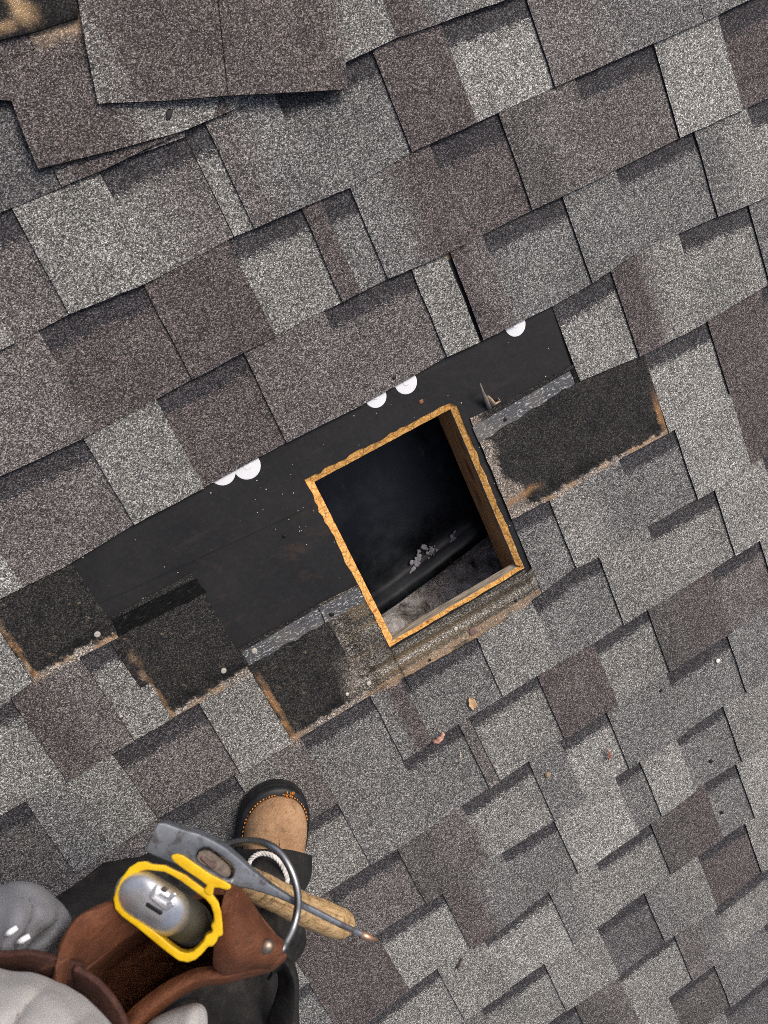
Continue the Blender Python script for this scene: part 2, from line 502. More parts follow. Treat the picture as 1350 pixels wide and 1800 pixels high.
def rows_t(k):
    return [-0.32, 0.0, 0.16, 0.3, 0.5, 0.75, 1.0]
COVER = {(6, 0): (U5L, E6), (7, 0): (E6, E7), (8, 0): (E7, 0.27), (7, 1): (U7R, U6R)}
tabs = 0
TAB = 0.0033
SHINGLES = []
for k in range(KMIN, KMAX + 1):
    seg = SEGS[k]
    rng = random.Random(500 + k)
    # split the course into shingles
    pieces, cur = [], []
    for i, (ty, u, tn) in enumerate(seg):
        nxt = seg[i + 1][1] if i + 1 < len(seg) else UMAX
        if ty in ('X', 'S') and cur:
            pieces.append(cur); cur = []
        if ty == 'X':
            continue
        if ty == 'S':
            if tn:
                cur.append(('B', u, nxt, tn))
            continue
        if cur and u - cur[0][1] > 0.95 and ty == 'T':
            pieces.append(cur); cur = []
        cur.append((ty, u, nxt, tn))
    if cur: pieces.append(cur)
    for pc in pieces:
        ua, ub = pc[0][1] + 0.0006, pc[-1][2] - 0.0006
        bwid = {}
        for q in pc:
            bwid[q[1]] = rng.uniform(0.029, 0.037) * (1.1 if k < 4 else 1.0) if q[0] == 'B' else 0.0
        def at_u(u):
            for q in pc:
                if u < q[2] - 1e-6: return q
            return pc[-1]
        cov = None
        if k in (6, 7, 8):
            for (kk, s_), (lo, hi) in COVER.items():
                if kk == k and ua < hi and ub > lo:
                    cov = (lo, hi)
        def tintf(u, v, k=k, cov=cov):
            q = at_u(u)
            c = seg_tint(q[3], (u - q[1]) / max(1e-4, q[2] - q[1]))
            return covered(k, u, v, c) if cov else c
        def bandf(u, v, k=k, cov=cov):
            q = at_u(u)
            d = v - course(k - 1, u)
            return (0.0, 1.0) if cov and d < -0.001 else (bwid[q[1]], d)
        vt0 = lambda u, k=k: course(k - 1, u)
        vb0 = lambda u, k=k: course(k, u)
        def zf(u, v, k=k, cov=cov):
            t = (v - course(k - 1, u)) / S
            if not cov: return zback(t)
            if cov[0] - 0.012 < u < cov[1] + 0.001: return zback(t) + TAB * sstep(0.035, 0.0, t)
            return zback(t) - 0.0012 * sstep(0.03, -0.03, t)
        # columns
        cols = set([ua, ub])
        for q in pc:
            n = max(1, int((q[2] - q[1]) / 0.05))
            for j in range(n + 1):
                w = lerp(q[1], q[2], j / n)
                if ua <= w <= ub: cols.add(w)
                if j == 0 and ua < w - 0.0004: cols.add(w - 0.0004)
        mm = [MG, ME]
        cl = sorted(cols)
        if not cov:
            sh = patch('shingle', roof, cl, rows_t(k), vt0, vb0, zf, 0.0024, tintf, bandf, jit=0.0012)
        else:
            # full height shingle: head lap bare, drawn on a fine grid where it is bare
            fine = set(cl)
            lo, hi = max(cov[0] - 0.015, ua), min(cov[1] + 0.015, ub)
            w = lo
            while w < hi:
                fine.add(w); w += 0.0032
            fine = sorted(fine)
            head = 0.186
            def vtop(u, k=k):
                return course(k - 1, u) - head
            if k == 8:
                def vtop(u, k=k):
                    if u > HU1 + 0.0: return course(7, u) - 0.05
                    if u > HU0 - 0.0003: return HV1 + 0.002 + 0.0012 * noise.noise(Vector((u * 90, 0, 0)))
                    return course(7, u) - head
                fine = sorted(set(fine + [HU0 - 0.0008, HU0 - 0.0002, HU1 - 0.0002, HU1 + 0.0008]))
            tot = 108
            def rv(u): return None
            sh = None
            rows = [j / tot for j in range(tot + 1)]
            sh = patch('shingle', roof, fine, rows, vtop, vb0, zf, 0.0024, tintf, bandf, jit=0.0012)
        SHINGLES.append((k, ua, ub, sh))
        # raised tabs
        for (ty, u0, u1, tn) in pc:
            if ty != 'T': continue
            sl = rng.uniform(-0.004, -0.001)
            sr = rng.uniform(-0.004, 0.002)
            n = max(5, int((u1 - u0) / 0.022))
            cs = [lerp(u0, u1, j / n) for j in range(n + 1)]
            def ush(i, t, sl=sl, sr=sr, n=n): return lerp(sl, sr, i / n) * t
            def tt(u, v, u0=u0, u1=u1, tn=tn, k=k, cov=cov):
                s = (u - u0) / (u1 - u0) + 0.18 * noise.noise(Vector((u * 14, v * 14, k)))
                c = seg_tint(tn, s)
                return covered(k, u, v, c) if cov else c
            def zt(u, v, k=k): return zback((v - course(k - 1, u)) / S) + TAB + 0.0001
            rt = [-0.2, 0.04, 0.27, 0.5, 0.75, 1.0] if not cov else [0.0, 0.03, 0.06, 0.1, 0.2, 0.3, 0.5, 0.75, 1.0]
            patch('shingle_tab', sh, cs, rt, vt0, vb0, zt, TAB - 0.0001, tt, None, jit=0.0014, ushift=ush)
            tabs += 1

# the two loose shingles at the upper left, lifted and slid out of line
def plate(name, parent, poly, hf, th, tintf, cell=0.02, mats=None, bandf=None):
    """flat plate on the roof from an outline in photo pixels, heights hf(u,v)"""
    pts = []
    for (x, y) in poly:
        h = 0.008
        for _ in range(3):
            u, v = UV(x, y, h); h = hf(u, v)
        pts.append((u, v))
    bm = bmesh.new()
    vs = [bm.verts.new((u, -v, 0)) for u, v in pts]
    es = [bm.edges.new((vs[i], vs[(i + 1) % len(vs)])) for i in range(len(vs))]
    bmesh.ops.triangle_fill(bm, use_beauty=True, edges=es)
    # cut into cells
    us = [p[0] for p in pts]; vv = [p[1] for p in pts]
    w = min(us) + cell
    while w < max(us):
        bmesh.ops.bisect_plane(bm, geom=bm.verts[:] + bm.edges[:] + bm.faces[:], plane_co=(w, 0, 0), plane_no=(1, 0, 0)); w += cell
    w = min(vv) + cell
    while w < max(vv):
        bmesh.ops.bisect_plane(bm, geom=bm.verts[:] + bm.edges[:] + bm.faces[:], plane_co=(0, -w, 0), plane_no=(0, 1, 0)); w += cell
    bmesh.ops.dissolve_degenerate(bm, dist=1e-5, edges=bm.edges[:])
    bm.normal_update()
    for f in bm.faces:
        if f.normal.z < 0: f.normal_flip()
    bm.verts.index_update()
    V = [(v.co.x, v.co.y, hf(v.co.x, -v.co.y)) for v in bm.verts]
    faces = [tuple(v.index for v in f.verts) for f in bm.faces]
    fm = [0] * len(faces)
    be = []
    for e in bm.edges:
        if len(e.link_faces) == 1:
            l = e.link_loops[0]
            be.append((l.vert.index, l.link_loop_next.vert.index))
    bm.free()
    T = [tintf(x, -y) for x, y, z in V]
    R = [(x, -y) for x, y, z in V]
    B = [(bandf(x, -y) if bandf else (0.0, 1.0)) for x, y, z in V]
    low = {}
    for a, b in be:
        for q in (a, b):
            if q not in low:
                low[q] = len(V)
                V.append((V[q][0], V[q][1], V[q][2] - th)); T.append(T[q]); R.append(R[q]); B.append((0.0, 1.0))
        faces.append((a, low[a], low[b], b)); fm.append(1)
    return mesh_obj(name, V, faces, mats or [MG, ME], parent, fm, tint=T, band=B, roofuv=R)

uA, vA = UV(67, 297)
def hA(u, v): return 0.0085 + 0.010 * sstep(0.0, 0.12, v - (vA - 0.14)) * sstep(0.30, 0.0, u - uA)
def tA(u, v):
    n = fbm(u * 18, v * 18, 2)
    c = mixc(TINT['W'], (0.12, 0.103, 0.096), sstep(-0.3, 0.4, n))
    c = mixc(c, TINT['G'], sstep(0.10, 0.16, u - uA + 0.02 * n) * sstep(-0.09, -0.055, v - vA + 0.3 * (u - uA) * 0.1))
    d = v - UV(60, 52)[1] - 0.17 * (u - UV(60, 52)[0]) + 0.006 * n
    c = mixc(c, (0.40, 0.29, 0.19), ridge(d - 0.004, 0.011) * sstep(0.11, 0.07, u - UV(60, 52)[0]))
    return c
sA = plate('shingle', roof, [(-60, 20), (200, -40), (420, 60), (420, 188), (323, 230), (200, 264), (67, 297), (42, 236), (20, 177), (-60, 172)], hA, 0.004, tA, 0.018)
tag(sA, 'loose brown shingle slid out of its course')
def hA2(u, v): return 0.0065
plate('shingle', roof, [(118, 295), (325, 225), (325, 241), (133, 312)], hA2, 0.003, lambda u, v: TINT['X'], 0.03)
uB, vB = UV(172, 182)
def hB(u, v): return 0.0135 + 0.007 * sstep(-0.22, 0.02, v - vB) + 0.003 * math.sin((u - uB) * 9)
def tB(u, v):
    n = fbm(u * 16, v * 16, 5)
    c = mixc(TINT['W'], (0.125, 0.108, 0.10), sstep(-0.3, 0.4, n))
    c = mixc(c, TINT['G'], sstep(0.055, 0.02, u - uB - 0.0 + 0.03 * n) * 0.75)
    c = mixc(c, TINT['G'], sstep(0.30, 0.37, u - uB + 0.03 * n))
    return c
sB = plate('shingle', roof, [(120, -110), (137, 0), (150, 75), (172, 182), (290, 177), (401, 168), (613, 157), (607, 105), (600, 0), (585, -110)], hB, 0.0035, tB, 0.02)
tag(sB, 'lifted brown shingle lying crooked over the courses')
def hBt(u, v): return hB(u, v) + 0.0022
plate('shingle_tab', sB, [(372, -90), (384, 0), (392, 75), (402, 168), (500, 163), (612, 157), (606, 105), (599, 0), (584, -90)], hBt, 0.0021, tB, 0.02)
# bare dark head lap with tan dirt in the corner
def hC(u, v): return 0.0155
uC, vC = UV(38, 20)
def tC(u, v):
    n = fbm(u * 30, v * 30, 8); n2 = fbm(u * 60, v * 60, 3)
    c = mixc((0.020, 0.019, 0.018), TINT['H'], sstep(-0.2, 0.4, n))
    c = mixc(c, (0.46, 0.31, 0.16), ridge(u - uC + 0.008 * n - 0.25 * (v - vC), 0.0085) * sstep(0.035, 0.0, v - vC) * 0.95)
    c = mixc(c, (0.40, 0.27, 0.15), ridge(v - vC - 0.012 + 0.012 * n, 0.006) * sstep(0.0, -0.03, u - uC))
    c = mixc(c, (0.007, 0.007, 0.007), ridge(v - vC - 0.028 + 0.008 * n2, 0.011))
    return c
plate('shingle', roof, [(-60, -60), (128, -60), (137, 30), (60, 56), (0, 70), (-60, 86)], hC, 0.004, tC, 0.006)

# ---- the rest of the roof, outside the picture
fv, ff_, ft, fr = [], [], [], []
rng = random.Random(77)
for k in range(-30, 42):
    u = -4.2
    v0, v1 = k * S + V0, (k + 1) * S + V0
    while u < 4.2:
        w = rng.uniform(0.09, 0.24)
        inside = u + w > UMIN and u < UMAX and KMIN - 1 <= k < KMAX
        if not inside:
            a = len(fv)
            tn = TINT[rng.choice('GMWXLM')]
            zz = -0.0002 + rng.choice((0, 0.0025))
            fv += [(u, -v0, zz), (u, -v1, zz + 0.004), (u + w, -v1, zz + 0.004), (u + w, -v0, zz)]
            fr += [(u, v0), (u, v1), (u + w, v1), (u + w, v0)]
            ft += [tn] * 4
            ff_.append((a, a + 1, a + 2, a + 3))
        u += w
tag(mesh_obj('shingle_field', fv, ff_, MG, roof, tint=ft, band=[(0.0, 1.0)] * len(fv), roofuv=fr), kind='stuff')

# ---- sealant strips on the bare head laps
def sealant(name, dark):
    k = NT(name, 0.6, 0.12 if dark else 0.3)
    uv = k.n('ShaderNodeUVMap', uv_map='roof').outputs[0]
    mp = k.n('ShaderNodeMapping', i_Vector=uv, i_Scale=(60.0, 520.0, 1.0)).outputs[0]
    s1 = k.noise(mp, 1.0, 4, 0.6)
    mp2 = k.n('ShaderNodeMapping', i_Vector=uv, i_Scale=(150.0, 330.0, 1.0)).outputs[0]
    s2 = k.noise(mp2, 1.0, 3, 0.7, 0.8)
    if dark:
        c = k.ramp(s1, [(0.42, (0.0015, 0.0015, 0.002)), (0.64, (0.009, 0.009, 0.009)), (0.74, (0.075, 0.07, 0.065))])
        c = k.mix(k.ramp(s2, [(0.63, 0.0), (0.72, 0.5)]), c, (0.14, 0.14, 0.14))
    else:
        big = k.noise(uv, 14.0, 2)
        c = k.ramp(s1, [(0.3, (0.040, 0.043, 0.048)), (0.7, (0.085, 0.089, 0.095))])
        c = k.mix(k.ramp(big, [(0.5, 0.0), (0.75, 0.45)]), c, (0.20, 0.175, 0.14))
        c = k.mix(k.math('MULTIPLY', k.ramp(s2, [(0.565, 0.0), (0.62, 1.0)]), k.ramp(big, [(0.3, 1.0), (0.7, 0.55)])), c, (0.50, 0.50, 0.48))
    k.color(c)
    k.bump(s2, 0.5, 0.001)
    return k.m
MSD, MSG = sealant('tar_strip', True), sealant('grey_sealant', False)
def strip(sh, k, u0, u1, d0, d1, mat, lift=0.0007):
    cols = [lerp(u0, u1, j / 14) for j in range(15)]
    return patch('sealant_strip', sh, cols, [0, 0.5, 1], lambda u: course(k - 1, u) + d0 + 0.0012 * noise.noise(Vector((u * 40, 0, 0))),
                 lambda u: course(k - 1, u) + d1 + 0.0015 * noise.noise(Vector((u * 40, 5, 0))),
                 lambda u, v: zback((v - course(k - 1, u)) / S) + lift, 0.0007, lambda u, v: (0.1, 0.1, 0.1), mats=[mat, mat], jit=0.003)
for (k, ua, ub, sh) in SHINGLES:
    pass
def find(k, u):
    for (kk, ua, ub, sh) in SHINGLES:
        if kk == k and ua <= u <= ub: return sh
def strip_px(sh, k, quad, mat):
    (a, b, c, d) = [UV(*q, 0.002) for q in quad]      # top-left, top-right, bottom-right, bottom-left
    cols = [lerp(a[0], b[0], j / 16) for j in range(17)]
    f = lambda u: (u - a[0]) / (b[0] - a[0])
    return patch('sealant_strip', sh, cols, [0, 0.5, 1], lambda u: lerp(a[1], b[1], f(u)) + 0.0012 * noise.noise(Vector((u * 45, 0, 0))),
                 lambda u: lerp(d[1], c[1], f(u)) + 0.0016 * noise.noise(Vector((u * 45, 5, 0))),
                 lambda u, v: zback((v - course(k - 1, u)) / S) + TAB + 0.0007, 0.0007, lambda u, v: (0.1, 0.1, 0.1), mats=[mat, mat], jit=0.004)
strip_px(find(7, -0.36), 7, [(194, 1090), (346, 1015), (356, 1042), (205, 1120)], MSD)
strip_px(find(8, -0.2), 8, [(425, 1146), (557, 1068), (570, 1092), (437, 1170)], MSG)
strip_px(find(8, -0.12), 8, [(559, 1067), (628, 1031), (640, 1056), (572, 1091)], MSG)
strip_px(find(7, 0.25), 7, [(830, 750), (1000, 652), (1010, 674), (842, 775)], MSG)
strip_px(find(7, 0.25), 7, [(1001, 650), (1008, 646), (1017, 668), (1011, 673)], MSD)

# ---- underlayment
def felt(name, warm):
    k = NT(name, 0.7, 0.16)
    o = k.obj()
    big = k.noise(o, 9.0, 5, 0.6)
    fine = k.noise(o, 130.0, 4, 0.6)
    c = k.ramp(big, [(0.3, (0.0115, 0.0118, 0.0130)), (0.7, (0.021, 0.0212, 0.0220))])
    c = k.mix(k.math('MULTIPLY', k.ramp(fine, [(0.45, 0.0), (0.85, 1.0)]), 0.3), c, (0.040, 0.039, 0.038))
    c = k.mix(k.ramp(k.noise(k.obj((6.0, 34.0, 6.0)), 1.0, 5, 0.7), [(0.56, 0.0), (0.74, 0.4)]), c, (0.048, 0.044, 0.040))
    rust = k.ramp(k.noise(o, 16.0, 4, 0.65, 0.6), [(0.58, 0.0), (0.75, 1.0)])
    c = k.mix(k.math('MULTIPLY', rust, 0.5 if warm else 0.12), c, (0.075, 0.045, 0.026))
    v = k.n('ShaderNodeTexVoronoi', i_Vector=o, i_Scale=330.0)
    cr = k.n('ShaderNodeSeparateColor', i_0=v.outputs['Color'])
    clus = k.ramp(k.noise(o, 7.0, 3), [(0.48, 0.0), (0.68, 1.0)])
    sp = k.math('MULTIPLY', k.math('LESS_THAN', v.outputs['Distance'], k.math('MULTIPLY', cr.outputs[1], 0.32)),
                k.math('GREATER_THAN', cr.outputs[0], k.math('SUBTRACT', 0.996, k.math('MULTIPLY', clus, 0.075))))
    c = k.mix(sp, c, (0.52, 0.47, 0.38))
    scr = k.noise(k.obj((30.0, 220.0, 1.0)), 1.0, 4, 0.7, 1.2)
    c = k.mix(k.ramp(scr, [(0.70, 0.0), (0.78, 0.35)]), c, (0.10, 0.09, 0.08))
    k.color(c)
    k.put(k.b.inputs['Roughness'], k.ramp(big, [(0.3, 0.6), (0.7, 0.75)]))
    k.bump(k.math('ADD', k.math('MULTIPLY', big, 1.0), k.math('MULTIPLY', fine, 0.06)), 0.5, 0.006)
    return k.m
MF1, MF2 = felt('synthetic_underlay', False), felt('older_underlay', True)
def sheet_with_hole(name, outer, hole, z, th, mat, parent, jag=0.0):
    """horizontal plate in roof axes with an opening; outer/hole: (u,v) lists"""
    bm = bmesh.new()
    def loop(pts, zz):
        vs = [bm.verts.new((u, -v, zz)) for u, v in pts]
        return vs, [bm.edges.new((vs[i], vs[(i + 1) % len(vs)])) for i in range(len(vs))]
    vo, eo = loop(outer, z)
    edges = eo
    if hole:
        vh, eh = loop(hole, z)
        edges = eo + eh
    bmesh.ops.triangle_fill(bm, use_beauty=True, edges=edges)
    for f in bm.faces:
        f.normal_update()
        if f.normal.z < 0: f.normal_flip()
    for vs in ([vo, vh] if hole else [vo]):
        lo = [bm.verts.new((q.co.x, q.co.y, z - th)) for q in vs]
        for i in range(len(vs)):
            j = (i + 1) % len(vs)
            bm.faces.new((vs[i], lo[i], lo[j], vs[j]))
    bmesh.ops.recalc_face_normals(bm, faces=bm.faces[:])
    me = bpy.data.meshes.new(name)
    bm.to_mesh(me); bm.free()
    me.materials.append(mat)
    return link(bpy.data.objects.new(name, me), parent)
def jag_side(p, q, n, amp, seed, inward):
    """points from p to q (q left out) with a ragged offset along inward"""
    rng = random.Random(seed)
    out = []
    for i in range(n):
        t = i / n
        a = amp * (noise.noise(Vector((t * 9, seed * 3.7, 0))) + 0.7 * noise.noise(Vector((t * 31, seed, 2))) + (rng.uniform(0, 0.9) if rng.random() < 0.16 else 0))
        if i == 0: a = 0
        out.append((lerp(p[0], q[0], t) + inward[0] * a, lerp(p[1], q[1], t) + inward[1] * a))
    return out
TOPLOOP = jag_side((HU0, HV0), (HU0, HV1), 34, 0.0032, 1, (1, 0)) + jag_side((HU0, HV1), (HU1, HV1), 22, 0.0016, 2, (0, -1)) + \
          jag_side((HU1, HV1), (HU1, HV0), 30, 0.0024, 3, (-1, 0)) + jag_side((HU1, HV0), (HU0, HV0), 30, 0.0036, 4, (0, 1))
grow = [(u + (0.0006 if u > 0.04 else -0.0006), v + (0.0006 if v > 0.05 else -0.0006)) for u, v in TOPLOOP]
UL0, UL1 = U5L - 0.05, U6R
lapv = lambda u: UV(330, 990)[1] + (u - UV(330, 990)[0]) / (UV(570, 880)[0] - UV(330, 990)[0]) * (UV(570, 880)[1] - UV(330, 990)[1])
sheet_with_hole('underlayment', [(UL0, -0.30), (UL1, -0.30), (UL1, 0.40), (UL0, 0.40)][::-1], grow, 0.0005, 0.0005, MF2, roof)
up = [(UL0, -0.30), (UL1 - 0.01, -0.30), (UL1 - 0.01, -0.03), (HU1 + 0.004, -0.028)]
# upper sheet laps over the lower one
hl = [q for q in grow]
ins = []
vl = lapv(HU0)
for (u, v) in [q for q in grow if abs(q[1] - HV0) < 0.012 or abs(q[0] - HU1) < 0.012 and q[1] < -0.028 or abs(q[0] - HU0) < 0.012 and q[1] < vl]:
    ins.append((u, v))
lowleft = [(u, lapv(u) + 0.0015 * noise.noise(Vector((u * 30, 0, 0)))) for u in [HU0 - 0.002 - j * 0.02 for j in range(0, 26)]]
left = sorted([q for q in ins if abs(q[0] - HU0) < 0.012 and q[1] < vl - 0.002 and q[1] > HV0 + 0.0005], key=lambda q: -q[1])
top = sorted([q for q in ins if abs(q[1] - HV0) < 0.012 and HU0 + 0.002 < q[0] < HU1 - 0.002], key=lambda q: q[0])
right = sorted([q for q in ins if abs(q[0] - HU1) < 0.012 and HV0 < q[1] < -0.028], key=lambda q: q[1])
outline = [(UL0, -0.197), (lowleft[-1][0], lowleft[-1][1])] + lowleft[::-1][1:] + left + [(HU0 - 0.0006, HV0 - 0.0006)] + top + [(HU1 + 0.0006, HV0 - 0.0006)] + right + \
          [(HU1 + 0.0006, -0.026), (UL1 - 0.13, -0.024), (UL1 - 0.13, -0.197)]
sheet_with_hole('underlayment', outline, None, 0.0022, 0.0016, MF1, roof)

# ---- roof boards round the opening
def wood_cut():
    k = NT('fresh_cut_wood', 0.7, 0.3)
    o = k.obj()
    g = k.noise(k.obj((260.0, 260.0, 40.0)), 1.0, 4, 0.6, 0.4)
    w = k.noise(o, 26.0, 3)
    c = k.ramp(g, [(0.30, (0.42, 0.18, 0.04)), (0.48, (0.66, 0.34, 0.085)), (0.70, (0.82, 0.53, 0.20))])
    c = k.mix(k.ramp(w, [(0.5, 0.0), (0.75, 0.5)]), c, (0.50, 0.22, 0.045))
    v = k.n('ShaderNodeTexVoronoi', feature='DISTANCE_TO_EDGE', i_Vector=k.obj((70.0, 70.0, 30.0)), i_Scale=1.0)
    c = k.mix(k.ramp(v.outputs[0], [(0.0, 0.75), (0.05, 0.0)]), c, (0.20, 0.075, 0.015))
    c = k.mix(k.ramp(k.noise(o, 190.0, 2), [(0.66, 0.0), (0.72, 0.85)]), c, (0.10, 0.045, 0.015))
    c = k.mix(k.ramp(k.noise(o, 40.0, 2), [(0.70, 0.0), (0.74, 0.7)]), c, (0.30, 0.045, 0.02))
    k.color(c)
    k.bump(k.math('ADD', g, k.math('MULTIPLY', v.outputs[0], 2.0)), 0.6, 0.0015)
    return k.m
def board_face():
    k = NT('roof_board', 0.8, 0.2)
    g = k.noise(k.obj((14.0, 300.0, 300.0)), 1.0, 4)
    k.color(k.ramp(g, [(0.3, (0.20, 0.13, 0.07)), (0.7, (0.34, 0.24, 0.14))]))
    return k.m
MWC, MBF = wood_cut(), board_face()
def grey_ply():
    k = NT('weathered_ply', 0.85, 0.2)
    g = k.noise(k.obj((30.0, 420.0, 420.0)), 1.0, 4)
    k.color(k.ramp(g, [(0.3, (0.10, 0.082, 0.062)), (0.55, (0.25, 0.215, 0.165)), (0.75, (0.38, 0.33, 0.25))]))
    return k.m
MGP = grey_ply()
DZ = -0.016
sheet_with_hole('sheathing', [(UMIN - 0.05, -1.15), (UMIN - 0.05, 2.05), (UMAX + 0.05, 2.05), (UMAX + 0.05, -1.15)],
                [(BU0 - 0.03, BV0 - 0.03), (BU0 - 0.03, BV1 + 0.03), (BU1 + 0.03, BV1 + 0.03), (BU1 + 0.03, BV0 - 0.03)], -0.0004, 0.0145, MBF, roof)
def cut_edge(loop, b0, b1, out0, out1, seed, lipmat=None, lip=None, flat=False):
    """sawn edge of one board: top line ragged, bevelled down to the bottom line"""
    n = 2 * len(loop) - 1
    V, Fc, fm = [], [], []
    m = len(loop)
    rowsz = [0.0, 0.12, 0.4, 0.75, 1.0]
    nr = len(rowsz)
    for i, (u, v) in enumerate(loop):
        t = i / (m - 1)
        bu, bv = lerp(b0[0], b1[0], t), lerp(b0[1], b1[1], t)
        for r in rowsz:
            z = lerp(0.0003, DZ, r) if not flat else lerp(0.0003, -0.0050, r / 0.75) if r < 0.8 else DZ
            q = 0.0006 * noise.noise(Vector((t * 40, r * 5, seed)))
            rr = min(1.0, r / 0.75) if flat else r
            V.append((lerp(u, bu, rr) + q, -(lerp(v, bv, rr) + q), z))
        ou, ov = lerp(out0[0], out1[0], t), lerp(out0[1], out1[1], t)
        V.append((ou, -ov, DZ))
        V.append((ou, -ov, 0.0003))
    st = nr + 2
    for i in range(m - 1):
        for j in range(st):
            a, b = i * st + j, i * st + (j + 1) % st
            Fc.append((a, b, b + st, a + st))
            fm.append(1 if (lip is not None and lip[0] <= j <= lip[1]) else 0)
    Fc.append(tuple(range(st))[::-1]); fm.append(0)
    Fc.append(tuple(range((m - 1) * st, m * st))); fm.append(0)
    bm = bmesh.new()
    vs = [bm.verts.new(v) for v in V]
    for f, mi in zip(Fc, fm):
        ff = bm.faces.new([vs[q] for q in f]); ff.material_index = mi
    return bm_obj('cut_board_edge', bm, [MWC, lipmat or MWC], roof)
L_ = TOPLOOP[:34] + [(HU0, HV1)]
B_ = TOPLOOP[34:56] + [(HU1, HV1)]
R_ = TOPLOOP[56:86] + [(HU1, HV0)]
T_ = TOPLOOP[86:] + [(HU0, HV0)]
g = 0.031
cut_edge(L_, (BU0, BV0), (BU0, BV1), (BU0 - g, BV0 - g), (BU0 - g, BV1 + g), 1, flat=True)
cut_edge(B_, (BU0, BV1), (BU1, BV1), (BU0 - g, BV1 + g), (BU1 + g, BV1 + g), 2, MGP, (2, 3))
cut_edge(R_, (BU1, BV1), (BU1, BV0), (BU1 + g, BV1 + g), (BU1 + g, BV0 - g), 3, MGP, (3, 3), flat=True)
cut_edge(T_, (BU1, BV0), (BU0, BV0), (BU1 + g, BV0 - g), (BU0 - g, BV0 - g), 4, flat=True)

# rafter along the right side of the opening
def rafter_wood():
    k = NT('rafter_wood', 0.65, 0.3)
    o = k.obj((60.0, 3.5, 60.0))
    d = k.noise(k.obj(), 9.0, 2)
    g = k.noise(o, 1.6, 5, 0.6, 1.4)
    wv = k.n('ShaderNodeTexWave', i_Vector=k.obj((1.0, 0.10, 1.0)), i_Scale=60.0, i_Distortion=9.0, i_Detail=2.0, bands_direction='Z')
    c = k.ramp(k.math('ADD', k.math('MULTIPLY', g, 0.6), k.math('MULTIPLY', wv.outputs[1], 0.4)), [(0.25, (0.24, 0.10, 0.035)), (0.5, (0.48, 0.23, 0.085)), (0.75, (0.62, 0.34, 0.14))])
    kn = k.n('ShaderNodeTexVoronoi', i_Vector=k.obj((9.0, 7.0, 22.0)), i_Scale=1.0)
    c = k.mix(k.ramp(kn.outputs[0], [(0.05, 0.9), (0.22, 0.0)]), c, (0.08, 0.03, 0.012))
    k.color(c)
    k.bump(g, 0.3, 0.001)
    return k.m
MRW = rafter_wood()
def box_bm(x0, x1, y0, y1, z0, z1, bev=0.0):
    bm = bmesh.new()
    bmesh.ops.create_cube(bm, size=1)
    for v in bm.verts:
        v.co = Vector((lerp(x0, x1, v.co.x + .5), lerp(y0, y1, v.co.y + .5), lerp(z0, z1, v.co.z + .5)))
    if bev:
        bmesh.ops.bevel(bm, geom=bm.edges[:], offset=bev, segments=2, affect='EDGES', profile=0.5)
    return bm
bm_obj('rafter', box_bm(BU1 + 0.0015, BU1 + 0.0395, -2.0, 1.1, DZ - 0.072, DZ - 0.0005, 0.002), MRW, roof)

# ---- attic below
def insulation_mat():
    k = NT('blown_insulation', 0.95, 0.1)
    o = k.obj()
    a = k.noise(o, 34.0, 6, 0.7, 0.5)
    b = k.noise(o, 9.0, 3)
    c = k.ramp(a, [(0.34, (0.05, 0.04, 0.033)), (0.46, (0.36, 0.33, 0.31)), (0.62, (0.74, 0.71, 0.70))])
    c = k.mix(k.ramp(b, [(0.5, 0.0), (0.72, 0.7)]), c, (0.74, 0.74, 0.78))
    k.color(c)
    k.bump(a, 0.6, 0.004)
    return k.m
MINS = insulation_mat()
def black_plastic():
    k = NT('black_plastic', 0.32, 0.28)
    o = k.obj()
    a = k.noise(o, 18.0, 5, 0.65)
    s = k.noise(k.obj((60.0, 9.0, 30.0)), 1.0, 4, 0.7)
    c = k.ramp(a, [(0.4, (0.004, 0.0048, 0.0062)), (0.75, (0.014, 0.0165, 0.0205))])
    c = k.mix(k.ramp(s, [(0.62, 0.0), (0.75, 0.4)]), c, (0.09, 0.08, 0.075))
    k.color(c)
    k.put(k.b.inputs['Roughness'], k.ramp(a, [(0.35, 0.22), (0.7, 0.5)]))
    k.bump(a, 0.15, 0.004)
    return k.m
MBP = black_plastic()
AD = 0.235
ins_v, ins_f = [], []
NX, NY = 90, 100
for i in range(NX + 1):
    for j in range(NY + 1):
        x = lerp(-0.55, 0.65, i / NX); y = lerp(0.60, -0.75, j / NY)
        z = -AD + 0.028 * fbm(x * 9, y * 9, 0) + 0.014 * fbm(x * 34, y * 34, 3)
        ins_v.append((x, y, z))
for i in range(NX):
    for j in range(NY):
        a = i * (NY + 1) + j
        ins_f.append((a, a + 1, a + NY + 2, a + NY + 1))
mesh_obj('insulation', ins_v, ins_f, MINS, roof, smooth=True)
aw = bmesh.new()  # unseen box sides, added to block light from entering the attic
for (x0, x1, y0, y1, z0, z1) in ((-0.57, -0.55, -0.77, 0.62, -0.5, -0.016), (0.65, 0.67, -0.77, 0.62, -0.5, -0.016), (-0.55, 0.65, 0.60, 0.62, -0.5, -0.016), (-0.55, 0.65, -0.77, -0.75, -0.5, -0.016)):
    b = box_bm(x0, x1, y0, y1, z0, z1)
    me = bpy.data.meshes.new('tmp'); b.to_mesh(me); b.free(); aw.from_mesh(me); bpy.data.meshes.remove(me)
k = NT('light_block_board', 0.9, 0.1); k.color(k.ramp(k.noise(k.obj((8., 8., 60.)), 1.0), [(0.3, (0.03, 0.02, 0.014)), (0.7, (0.07, 0.05, 0.035))]))
aw = bm_obj('attic_light_block', aw, k.m, roof)
